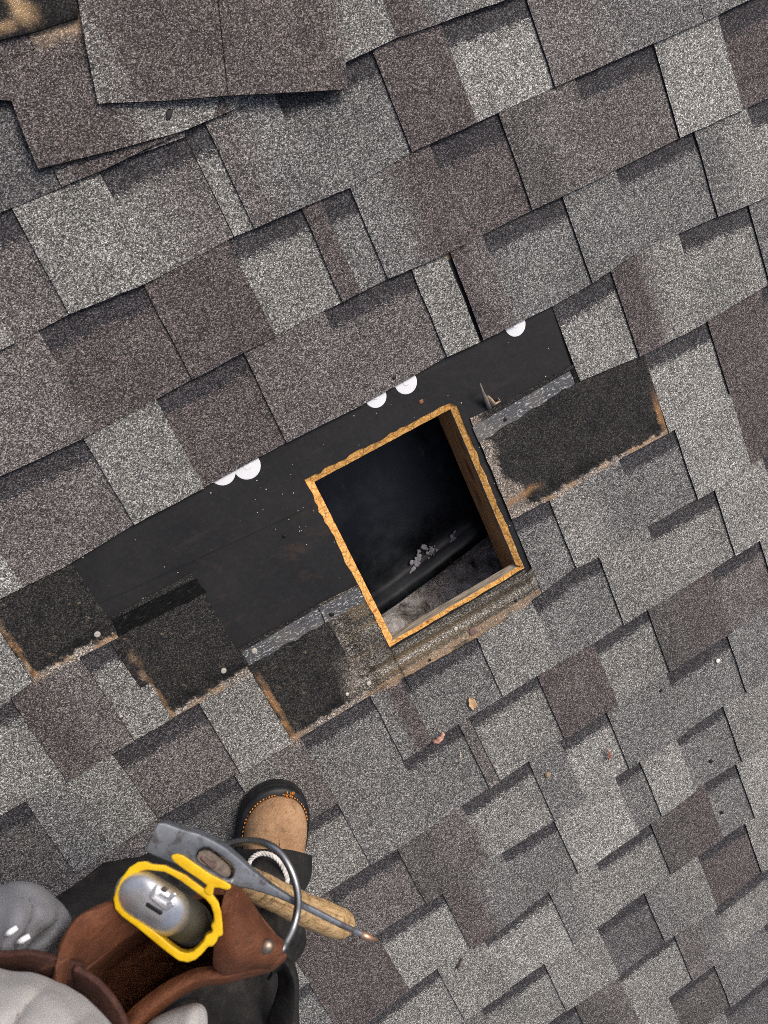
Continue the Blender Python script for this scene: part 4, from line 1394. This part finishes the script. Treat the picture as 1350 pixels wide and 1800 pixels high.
# sweatshirt: light hem over the belly, darker fold above it
surf('sweatshirt', [[(-120, 1640, 0.60), (0, 1720, 0.56), (60, 1735, 0.55), (120, 1765, 0.54), (180, 1815, 0.53), (250, 1890, 0.52)],
                    [(-100, 1650, 0.50), (0, 1703, 0.475), (55, 1714, 0.47), (115, 1740, 0.46), (170, 1780, 0.45), (235, 1850, 0.45)],
                    [(-110, 1680, 0.43), (0, 1722, 0.42), (60, 1735, 0.415), (105, 1762, 0.41), (150, 1810, 0.40), (190, 1880, 0.40)],
                    [(-140, 1760, 0.38), (0, 1775, 0.38), (45, 1782, 0.38), (85, 1810, 0.375), (115, 1850, 0.37), (140, 1930, 0.37)],
                    [(-240, 1900, 0.34), (-60, 1900, 0.33), (0, 1920, 0.33), (40, 1950, 0.33), (60, 2000, 0.33), (80, 2060, 0.33)]], 60, MSW, person, 0.003, fold=0.006, seed=1, pleat=(0.012, 2.6, 0.9))
surf('shirt_fold', [[(-70, 1600, 0.60), (0, 1590, 0.60), (35, 1585, 0.60), (66, 1594, 0.60), (94, 1614, 0.60), (108, 1634, 0.60), (102, 1662, 0.60), (88, 1688, 0.60)],
                    [(-70, 1588, 0.53), (0, 1571, 0.53), (35, 1564, 0.53), (72, 1574, 0.53), (106, 1600, 0.53), (124, 1628, 0.53), (116, 1664, 0.53), (98, 1696, 0.53)],
                    [(-70, 1605, 0.50), (0, 1588, 0.495), (34, 1584, 0.49), (62, 1594, 0.49), (88, 1616, 0.495), (98, 1636, 0.50), (90, 1664, 0.50), (80, 1696, 0.50)],
                    [(-70, 1640, 0.485), (0, 1622, 0.48), (28, 1620, 0.475), (46, 1628, 0.475), (62, 1644, 0.49), (64, 1656, 0.50), (58, 1672, 0.49), (50, 1700, 0.485)],
                    [(-70, 1700, 0.475), (0, 1690, 0.47), (8, 1690, 0.47), (16, 1692, 0.47), (22, 1694, 0.47), (24, 1696, 0.47), (26, 1700, 0.47), (28, 1706, 0.47)]], 50, MSWD, person, 0.003, fold=0.006, seed=5, pleat=(0.012, 2.3, -1.4))
surf('shirt_hem', [[(236, 1830, 0.56), (252, 1800, 0.55), (275, 1786, 0.55), (310, 1774, 0.55), (340, 1770, 0.55), (356, 1786, 0.56), (362, 1830, 0.57)],
                   [(240, 1830, 0.53), (258, 1806, 0.52), (280, 1794, 0.52), (312, 1784, 0.52), (336, 1780, 0.52), (348, 1792, 0.53), (352, 1830, 0.54)],
                   [(246, 1850, 0.51), (266, 1830, 0.50), (284, 1824, 0.50), (310, 1816, 0.50), (330, 1814, 0.50), (338, 1820, 0.51), (342, 1850, 0.52)]], 28, MSW, person, 0.003, fold=0.004, seed=8)
MAG = simple('white_aglet', (0.82, 0.83, 0.85), 0.35, 0.05, 60.0)
for (a, b) in (((10, 1644, 0.468), (30, 1630, 0.464)), ((30, 1658, 0.468), (52, 1645, 0.464))):
    keep(bm_obj('drawcord_tip', tube([at(*a), at((a[0] + b[0]) / 2, (a[1] + b[1]) / 2, 0.462), at(*b)], [0.0016, 0.0019, 0.0016], 10), MAG, None, True), person)

# ------------------------------------------------------------------ tool belt
belt = empty('tool_belt', RW @ roof_pt(300, 1700, 0.6) and Matrix.Translation(at(300, 1700, 0.55)))
bpy.context.view_layer.update()
tag(belt, 'worn brown leather tool belt with pouch, strap loop and steel hammer ring', 'tool belt')
surf('belt_strap', [[(-80, 1664, 0.455), (0, 1675, 0.455), (50, 1672, 0.455), (108, 1682, 0.465), (150, 1692, 0.48)],
                    [(-80, 1690, 0.462), (0, 1692, 0.462), (50, 1696, 0.462), (106, 1716, 0.47), (150, 1726, 0.485)],
                    [(-80, 1716, 0.49), (0, 1716, 0.49), (50, 1726, 0.49), (104, 1756, 0.495), (150, 1770, 0.505)]], 24, MLD, belt, 0.004)
surf('strap_loop', [[(98, 1840, 0.45), (95, 1790, 0.45), (94, 1740, 0.452), (97, 1698, 0.46), (110, 1652, 0.47), (138, 1612, 0.485), (190, 1591, 0.50), (250, 1575, 0.52)],
                    [(112, 1840, 0.462), (108, 1790, 0.46), (106, 1742, 0.46), (112, 1702, 0.465), (128, 1664, 0.476), (158, 1634, 0.49), (200, 1614, 0.507), (252, 1598, 0.525)],
                    [(122, 1845, 0.50), (118, 1795, 0.50), (117, 1745, 0.50), (132, 1706, 0.50), (156, 1692, 0.505), (184, 1672, 0.515), (214, 1650, 0.525), (256, 1624, 0.54)]], 40, MLE, belt, 0.004, fold=0.002)
surf('side_strap', [[(130, 1699, 0.468), (165, 1718, 0.468), (195, 1748, 0.465), (218, 1785, 0.465), (232, 1830, 0.465)],
                    [(126, 1712, 0.475), (148, 1736, 0.475), (172, 1770, 0.475), (190, 1810, 0.475), (205, 1850, 0.475)],
                    [(112, 1740, 0.50), (118, 1775, 0.50), (128, 1815, 0.50), (140, 1850, 0.50), (155, 1880, 0.50)]], 24, MLD, belt, 0.004)
# pouch: open bag
rim = [(150, 1700, 0.52), (222, 1644, 0.54), (300, 1600, 0.56), (372, 1566, 0.57), (425, 1580, 0.57), (462, 1625, 0.57), (488, 1668, 0.57), (440, 1700, 0.56), (372, 1722, 0.555), (305, 1746, 0.545), (238, 1793, 0.535), (205, 1840, 0.53), (150, 1830, 0.52), (135, 1760, 0.52)]
def shrink(r, f, dz, ox=0, oy=0):
    cx = sum(q[0] for q in r) / len(r); cy = sum(q[1] for q in r) / len(r)
    return [(cx + (x - cx) * f + ox, cy + (y - cy) * f + oy, z + dz) for x, y, z in r]
cyc = lambda r: r + [r[0]]
surf('pouch', [cyc(rim), cyc(shrink(rim, 0.93, 0.03)), cyc(shrink(rim, 0.84, 0.08)), cyc(shrink(rim, 0.70, 0.13)), cyc(shrink(rim, 0.3, 0.15)), cyc(shrink(rim, 0.01, 0.15))], 60, MLE, belt, 0.004, fold=0.003)
surf('pouch_rim', [[(500, 1672, 0.565), (470, 1688, 0.56), (432, 1694, 0.555), (392, 1704, 0.55), (350, 1706, 0.545), (305, 1724, 0.54), (262, 1752, 0.535), (225, 1785, 0.53), (205, 1830, 0.53)],
                   [(502, 1678, 0.557), (474, 1696, 0.552), (436, 1704, 0.547), (396, 1716, 0.542), (354, 1720, 0.537), (312, 1738, 0.532), (268, 1768, 0.527), (236, 1800, 0.522), (214, 1840, 0.522)],
                   [(500, 1684, 0.57), (474, 1704, 0.566), (436, 1714, 0.56), (396, 1726, 0.556), (356, 1730, 0.55), (316, 1748, 0.546), (276, 1780, 0.54), (246, 1812, 0.536), (222, 1850, 0.536)]], 50, MLE, belt, 0.004, fold=0.0015)
# flap carrying the hammer ring
surf('ring_flap', [[(400, 1556, 0.535), (425, 1572, 0.535), (448, 1604, 0.54), (466, 1634, 0.545), (494, 1658, 0.55)],
                   [(392, 1580, 0.522), (415, 1596, 0.52), (436, 1624, 0.522), (458, 1650, 0.53), (494, 1668, 0.543)],
                   [(388, 1620, 0.517), (405, 1632, 0.513), (424, 1650, 0.514), (450, 1668, 0.525), (490, 1678, 0.54)],
                   [(380, 1660, 0.52), (396, 1668, 0.516), (416, 1678, 0.516), (442, 1686, 0.527), (482, 1688, 0.54)],
                   [(378, 1690, 0.532), (394, 1702, 0.53), (416, 1700, 0.531), (442, 1694, 0.537), (478, 1694, 0.546)],
                   [(382, 1700, 0.552), (398, 1710, 0.55), (418, 1706, 0.55), (444, 1700, 0.552), (476, 1698, 0.556)]], 30, MLE, belt, 0.005, fold=0.0015)
MSTEEL = metal('hammer_steel', (0.13, 0.14, 0.155), (0.30, 0.32, 0.345), 0.42, 0.9, 50.0)
MRING = metal('ring_steel', (0.22, 0.23, 0.245), (0.38, 0.39, 0.40), 0.32, 1.0, 120.0)
MRIV = metal('brass_rivet', (0.20, 0.14, 0.10), (0.42, 0.34, 0.27), 0.38, 0.9, 160.0)
ringp = [(372, 1506, 0.63), (384, 1493, 0.625), (402, 1485, 0.62), (425, 1479, 0.61), (450, 1479, 0.60), (472, 1485, 0.59), (492, 1499, 0.585), (508, 1522, 0.58), (519, 1550, 0.577), (524, 1580, 0.575), (522, 1605, 0.573), (515, 1632, 0.568), (503, 1656, 0.56), (496, 1668, 0.555), (486, 1674, 0.555)]
keep(bm_obj('hammer_ring', tube(crom([at(*q) for q in ringp], 70), 0.0029, 14), MRING, None, True), belt)
rb = lathe([(0, 0.0034), (0.0022, 0.0032), (0.0040, 0.0022), (0.0048, 0.0008), (0.0048, -0.002), (0, -0.002)], 20)
rv = bm_obj('rivet', rb, MRIV, None, True)
zc = (RW3 @ (C2L @ Vector((0.12, -0.1, -1)))).normalized()
rv.matrix_world = Matrix.Translation(at(469, 1664, 0.528)) @ zc.to_track_quat('Z', 'Y').to_matrix().to_4x4()
keep(rv, belt)

# ------------------------------------------------------------------ hammer
ham = empty('hammer', Matrix.Translation(at(390, 1520, 0.57)))
bpy.context.view_layer.update()
tag(ham, 'old roofing hammer with grey spiked steel head and wooden handle hanging in the belt ring', 'hammer')
def extr(name, outer, hole, zt, zb, mats, parent, bev=0.0012, lean=0.85):
    """plate from outlines in photo pixels: top at depth zt(x), bottom at depth zb(x)"""
    bm = bmesh.new()
    f0 = zt if callable(zt) else (lambda x, y: zt)
    f1 = zb if callable(zb) else (lambda x, y: zb)
    loops = []
    ed = []
    for lp in [outer] + ([hole] if hole else []):
        a = [bm.verts.new(at(x, y, f0(x, y))) for x, y in lp]
        loops.append((lp, a))
        ed += [bm.edges.new((a[i], a[(i + 1) % len(a)])) for i in range(len(a))]
    bmesh.ops.triangle_fill(bm, use_beauty=True, edges=ed)
    top = bm.faces[:]
    # same outline lower down, built perpendicular to the lens plane (true extrusion)
    ex = sum(q[0] for q in outer) / len(outer); ey = sum(q[1] for q in outer) / len(outer)
    dn = RW3 @ (C2L @ Vector((lean * (ex - 675) / F, lean * (ey - 900) / F, 1)))
    mp = {}
    for lp, a in loops:
        for (x, y), v in zip(lp, a):
            mp[v] = bm.verts.new(v.co + dn * (f1(x, y) - f0(x, y)))
    for f in top:
        bm.faces.new([mp[v] for v in f.verts][::-1])
    for lp, a in loops:
        for i in range(len(a)):
            j = (i + 1) % len(a)
            bm.faces.new((a[i], a[j], mp[a[j]], mp[a[i]]))
    bmesh.ops.recalc_face_normals(bm, faces=bm.faces[:])
    o = bm_obj(name, bm, mats, None, True)
    if bev:
        b = o.modifiers.new('round', 'BEVEL'); b.width = bev; b.segments = 3; b.limit_method = 'ANGLE'; b.angle_limit = 0.6
    return keep(o, parent)
headz = lambda x, y: 0.545 + 0.055 * (x - 254) / 404.0
eye = [(341, 1507), (347, 1495), (358, 1489), (368, 1491), (386, 1503), (404, 1517), (412, 1530), (409, 1543), (400, 1548), (380, 1538), (360, 1527), (346, 1518)]
hd = [(254, 1497), (264, 1472), (277, 1446), (292, 1447), (318, 1457), (351, 1466), (374, 1477), (398, 1491), (420, 1509), (440, 1527), (458, 1541), (476, 1555), (512, 1577), (558, 1599), (602, 1622), (634, 1637), (659, 1651),
      (634, 1648), (602, 1634), (580, 1623), (546, 1606), (512, 1590), (490, 1580), (470, 1573), (450, 1567), (430, 1562), (408, 1557), (380, 1547), (340, 1533), (300, 1518), (270, 1505)]
def head_bottom(x, y):
    return headz(x, y) + lerp(0.020, 0.005, sstep(360, 560, x))
def hammer_metal():
    k = NT('worn_hammer_steel', 0.5, 0.5)
    k.b.inputs['Metallic'].default_value = 0.45
    o = k.obj()
    a = k.noise(o, 38.0, 6, 0.65)
    b = k.noise(o, 90.0, 4, 0.7)
    c = k.ramp(a, [(0.3, (0.11, 0.125, 0.15)), (0.6, (0.19, 0.21, 0.24)), (0.8, (0.27, 0.29, 0.32))])
    c = k.mix(k.ramp(b, [(0.50, 0.0), (0.64, 0.8)]), c, (0.05, 0.042, 0.04))
    c = k.mix(k.ramp(k.noise(o, 30.0, 4, 0.7, 1.0), [(0.58, 0.0), (0.68, 0.75)]), c, (0.085, 0.06, 0.048))
    k.color(c)
    k.put(k.b.inputs['Roughness'], k.ramp(b, [(0.4, 0.48), (0.7, 0.7)]))
    k.bump(b, 0.3, 0.001)
    return k.m
MHM = hammer_metal()
extr('head', hd, eye, headz, head_bottom, MHM, ham, 0.0016, 0.6)
# rusty bright point
MTIP = metal('copper_tip', (0.40, 0.20, 0.11), (0.62, 0.40, 0.27), 0.4, 0.8, 150.0)
keep(bm_obj('spike_tip', tube([at(634, 1642.5, headz(634, 0) + 0.002), at(648, 1647.5, headz(648, 0) + 0.002), at(664, 1653, headz(664, 0) + 0.002)], [0.0031, 0.0026, 0.0006], 10), MTIP, None, True), ham)
def handle_wood():
    k = NT('worn_handle_wood', 0.75, 0.3)
    u = k.n('ShaderNodeUVMap', uv_map='along').outputs[0]
    mp = k.n('ShaderNodeMapping', i_Vector=u, i_Scale=(26.0, 3.0, 1.0)).outputs[0]
    g = k.noise(mp, 1.0, 5, 0.65, 0.9)
    o = k.obj()
    d = k.noise(o, 70.0, 5, 0.7)
    c = k.ramp(g, [(0.25, (0.22, 0.125, 0.055)), (0.5, (0.50, 0.33, 0.155)), (0.75, (0.68, 0.50, 0.28))])
    c = k.mix(k.ramp(d, [(0.52, 0.0), (0.66, 0.8)]), c, (0.09, 0.05, 0.024))
    k.color(c)
    k.bump(k.math('ADD', g, d), 0.7, 0.0025)
    return k.m
MHW = handle_wood()
hp = [(392, 1526, 0.588, 0.0095), (402, 1532, 0.602, 0.0115), (438, 1552, 0.65, 0.0145), (480, 1572, 0.70, 0.0155), (520, 1592, 0.745, 0.0165), (552, 1606, 0.785, 0.0175), (580, 1617, 0.815, 0.0185), (594, 1622, 0.83, 0.018), (604, 1626, 0.842, 0.0150), (608, 1628, 0.847, 0.006)]
cp = crom([at(a, b, c) for a, b, c, r in hp], 44)
rr_ = [v.x for v in crom([Vector((r, 0, 0)) for a, b, c, r in hp], 44)]
rr_ = [r * 0.88 * (1 + 0.05 * noise.noise(Vector((i * 0.6, 0, 0)))) for i, r in enumerate(rr_)]
bm = tube(cp, rr_, 26)
uvl = bm.loops.layers.uv.new('along')
bm.verts.index_update()
for f in bm.faces:
    for l in f.loops:
        idx = l.vert.index
        l[uvl].uv = ((idx % 26) / 26.0, (idx // 26) / 10.0)
for v in bm.verts:
    q = v.co * 55
    v.co += Vector((noise.noise(q), noise.noise(q + Vector((5, 0, 0))), noise.noise(q + Vector((0, 7, 0))))) * 0.0011
keep(bm_obj('handle', bm, MHW, None, True), ham)
MWED = simple('wedge_wood', (0.16, 0.13, 0.11), 0.8, 0.4, 200.0)
extr('handle_wood_end', [(345, 1507), (350, 1497), (360, 1493), (369, 1495), (386, 1507), (402, 1520), (407, 1531), (404, 1541), (396, 1543), (380, 1534), (362, 1523), (349, 1515)], None, lambda x, y: headz(x, y) + 0.006, lambda x, y: headz(x, y) + 0.02, MWED, ham, 0.0008)
extr('wedge', [(352, 1509), (356, 1505), (381, 1519), (379, 1526), (370, 1526)], None, lambda x, y: headz(x, y) + 0.0035, lambda x, y: headz(x, y) + 0.016, simple('brown_wedge', (0.13, 0.085, 0.075), 0.7), ham, 0.0006)

# ------------------------------------------------------------------ yellow holder with the metal cased tool in it
hold = empty('tool_holder', Matrix.Translation(at(300, 1595, 0.5)))
bpy.context.view_layer.update()
tag(hold, 'bright yellow plastic sleeve with clip bar clipped beside the leather pouch', 'tool holder')
k = NT('yellow_plastic', 0.42, 0.45)
a = k.noise(k.obj(), 60.0, 5, 0.65)
cc = k.ramp(a, [(0.3, (0.62, 0.36, 0.004)), (0.6, (0.78, 0.50, 0.008))])
k.color(k.mix(k.ramp(k.noise(k.obj(), 28.0, 4, 0.7), [(0.60, 0.0), (0.75, 0.5)]), cc, (0.28, 0.16, 0.02)))
k.bump(a, 0.3, 0.0015)
MYE = k.m
outer = [(199, 1580), (205, 1560), (214, 1542), (228, 1524), (243, 1515), (256, 1514), (266, 1519), (290, 1521), (304, 1528), (326, 1538), (350, 1556), (374, 1573), (384, 1586), (389, 1604), (391, 1624), (392, 1640), (390, 1646), (384, 1646), (381, 1655), (374, 1664), (366, 1664), (356, 1676), (344, 1687), (330, 1692), (314, 1689), (296, 1676), (270, 1655), (240, 1630), (214, 1611), (202, 1598)]
inner = [(213.5, 1584.4), (216.3, 1566.9), (224.1, 1551.3), (235.8, 1536.7), (247.6, 1530.9), (257.4, 1529.1), (269.1, 1530.2), (288.6, 1532.4), (301.2, 1538.5), (319.3, 1549.4), (341.2, 1565.7), (361.6, 1580.8), (370.5, 1591.4), (375.5, 1605.8), (376.6, 1621.3), (370.7, 1627.1), (373.8, 1634.9), (373.8, 1638.8), (362.0, 1644.5), (358.2, 1654.2), (348.6, 1664.9), (339.9, 1672.7), (329.2, 1675.6), (317.6, 1673.5), (303.1, 1663.5), (279.3, 1643.9), (250.4, 1620.2), (226.5, 1602.9), (216.5, 1595.2)]
extr('sleeve', outer, inner, 0.497, 0.517, MYE, hold, 0.0013)
extr('clip_bar', [(300, 1507), (303, 1502), (312, 1501), (322, 1504), (345, 1520), (370, 1537), (398, 1551), (406, 1556), (406, 1562), (400, 1565), (386, 1561), (376, 1560), (374, 1574), (366, 1574), (358, 1566), (364, 1556), (350, 1546), (326, 1530), (306, 1515)], None, 0.4955, 0.506, MYE, hold, 0.0016)
tape = empty('chalk_reel', Matrix.Translation(at(270, 1590, 0.5)))
bpy.context.view_layer.update()
tag(tape, 'silver metal cased reel with embossed end standing in the yellow sleeve', 'chalk reel')
def chrome():
    k = NT('scuffed_aluminium', 0.3, 0.5)
    k.b.inputs['Metallic'].default_value = 0.8
    o = k.obj()
    a = k.noise(o, 45.0, 5, 0.6)
    b = k.noise(o, 110.0, 4, 0.7)
    c = k.ramp(a, [(0.3, (0.50, 0.52, 0.55)), (0.7, (0.72, 0.73, 0.75))])
    c = k.mix(k.ramp(b, [(0.60, 0.0), (0.72, 0.6)]), c, (0.22, 0.19, 0.16))
    k.color(c)
    k.put(k.b.inputs['Roughness'], k.ramp(b, [(0.4, 0.28), (0.7, 0.5)]))
    return k.m
MCH = chrome()
MOL = simple('dull_olive_metal', (0.055, 0.056, 0.045), 0.5, 0.35, 40.0, 0.5)
# body: stadium swept in depth; centre line from c0 to c1
def stadium(cx, cy, L, Rr, ang, n=14):
    out = []
    for s in (1, -1):
        for i in range(n + 1):
            a = -math.pi / 2 + math.pi * i / n
            x = s * (L + Rr * math.cos(a)) ; y = s * Rr * math.sin(a)
            out.append((cx + x * math.cos(ang) - y * math.sin(ang), cy + x * math.sin(ang) + y * math.cos(ang)))
    return out
ANG = math.radians(33)
bm = bmesh.new()
ringsB = []
for (f, z, ox, oy) in ((1.0, 0.580, 26, 18), (1.0, 0.54, 22, 14), (1.0, 0.515, 14, 8)):
    ringsB.append([bm.verts.new(at(x, y, z)) for x, y in stadium(278 + ox, 1587 + oy, 36 * f, 41 * f, ANG)])
for a_, b_ in zip(ringsB, ringsB[1:]):
    for i in range(len(a_)):
        j = (i + 1) % len(a_)
        bm.faces.new((a_[i], a_[j], b_[j], b_[i]))
bm.faces.new(ringsB[-1])
keep(bm_obj('body', bm, MOL, None, True), tape)
bm = bmesh.new()
rg = []
LP = [(1.0, 0.522), (1.03, 0.510), (1.0, 0.502), (0.93, 0.497), (0.8, 0.4932), (0.6, 0.4908), (0.35, 0.4895), (0.12, 0.489)]
for (f, z) in LP:
    rg.append([bm.verts.new(at(x, y, z)) for x, y in stadium(268, 1587, 26 * f, 43.5 * f, ANG)])
for a_, b_ in zip(rg, rg[1:]):
    for i in range(len(a_)):
        j = (i + 1) % len(a_)
        bm.faces.new((a_[i], a_[j], b_[j], b_[i]))
bm.faces.new(rg[-1])
keep(bm_obj('end_cap', bm, MCH, None, True), tape)
MSLOT = simple('dark_slot', (0.012, 0.012, 0.013), 0.6)
MEMB = MCH
def emb(pts, z, mat, name='embossed_mark', dz=0.004):
    extr(name, pts, None, z, z + dz, mat, tape, 0.0006)
emb([(256, 1588), (260, 1586), (286, 1603), (285, 1608), (281, 1609), (256, 1593)], 0.4885, MSLOT, 'slot')
emb([(262, 1578), (267, 1575), (292, 1592), (303, 1586), (308, 1592), (292, 1601), (287, 1599)], 0.4868, MEMB)
emb([(263, 1577), (272, 1556), (278, 1556), (270, 1579)], 0.4868, MEMB)
emb([(278, 1573), (283, 1569), (296, 1577), (305, 1568), (311, 1573), (299, 1585)], 0.4870, MEMB)
emb([(282, 1562), (290, 1558), (296, 1563), (290, 1570)], 0.4874, simple('dark_inlay', (0.07, 0.055, 0.045), 0.5))

# ------------------------------------------------------------------ ground far below the eaves
k = NT('dry_lawn', 0.95, 0.1)
k.color(k.ramp(k.noise(k.obj(), 1.5, 6, 0.65), [(0.3, (0.035, 0.045, 0.02)), (0.7, (0.10, 0.09, 0.05))]))
gr = mesh_obj('ground', [(-250, -250, 0), (250, -250, 0), (250, 250, 0), (-250, 250, 0)], [(0, 1, 2, 3)], k.m)
tag(gr, kind='structure')
print('tabs', tabs, 'shingles', len(SHINGLES))
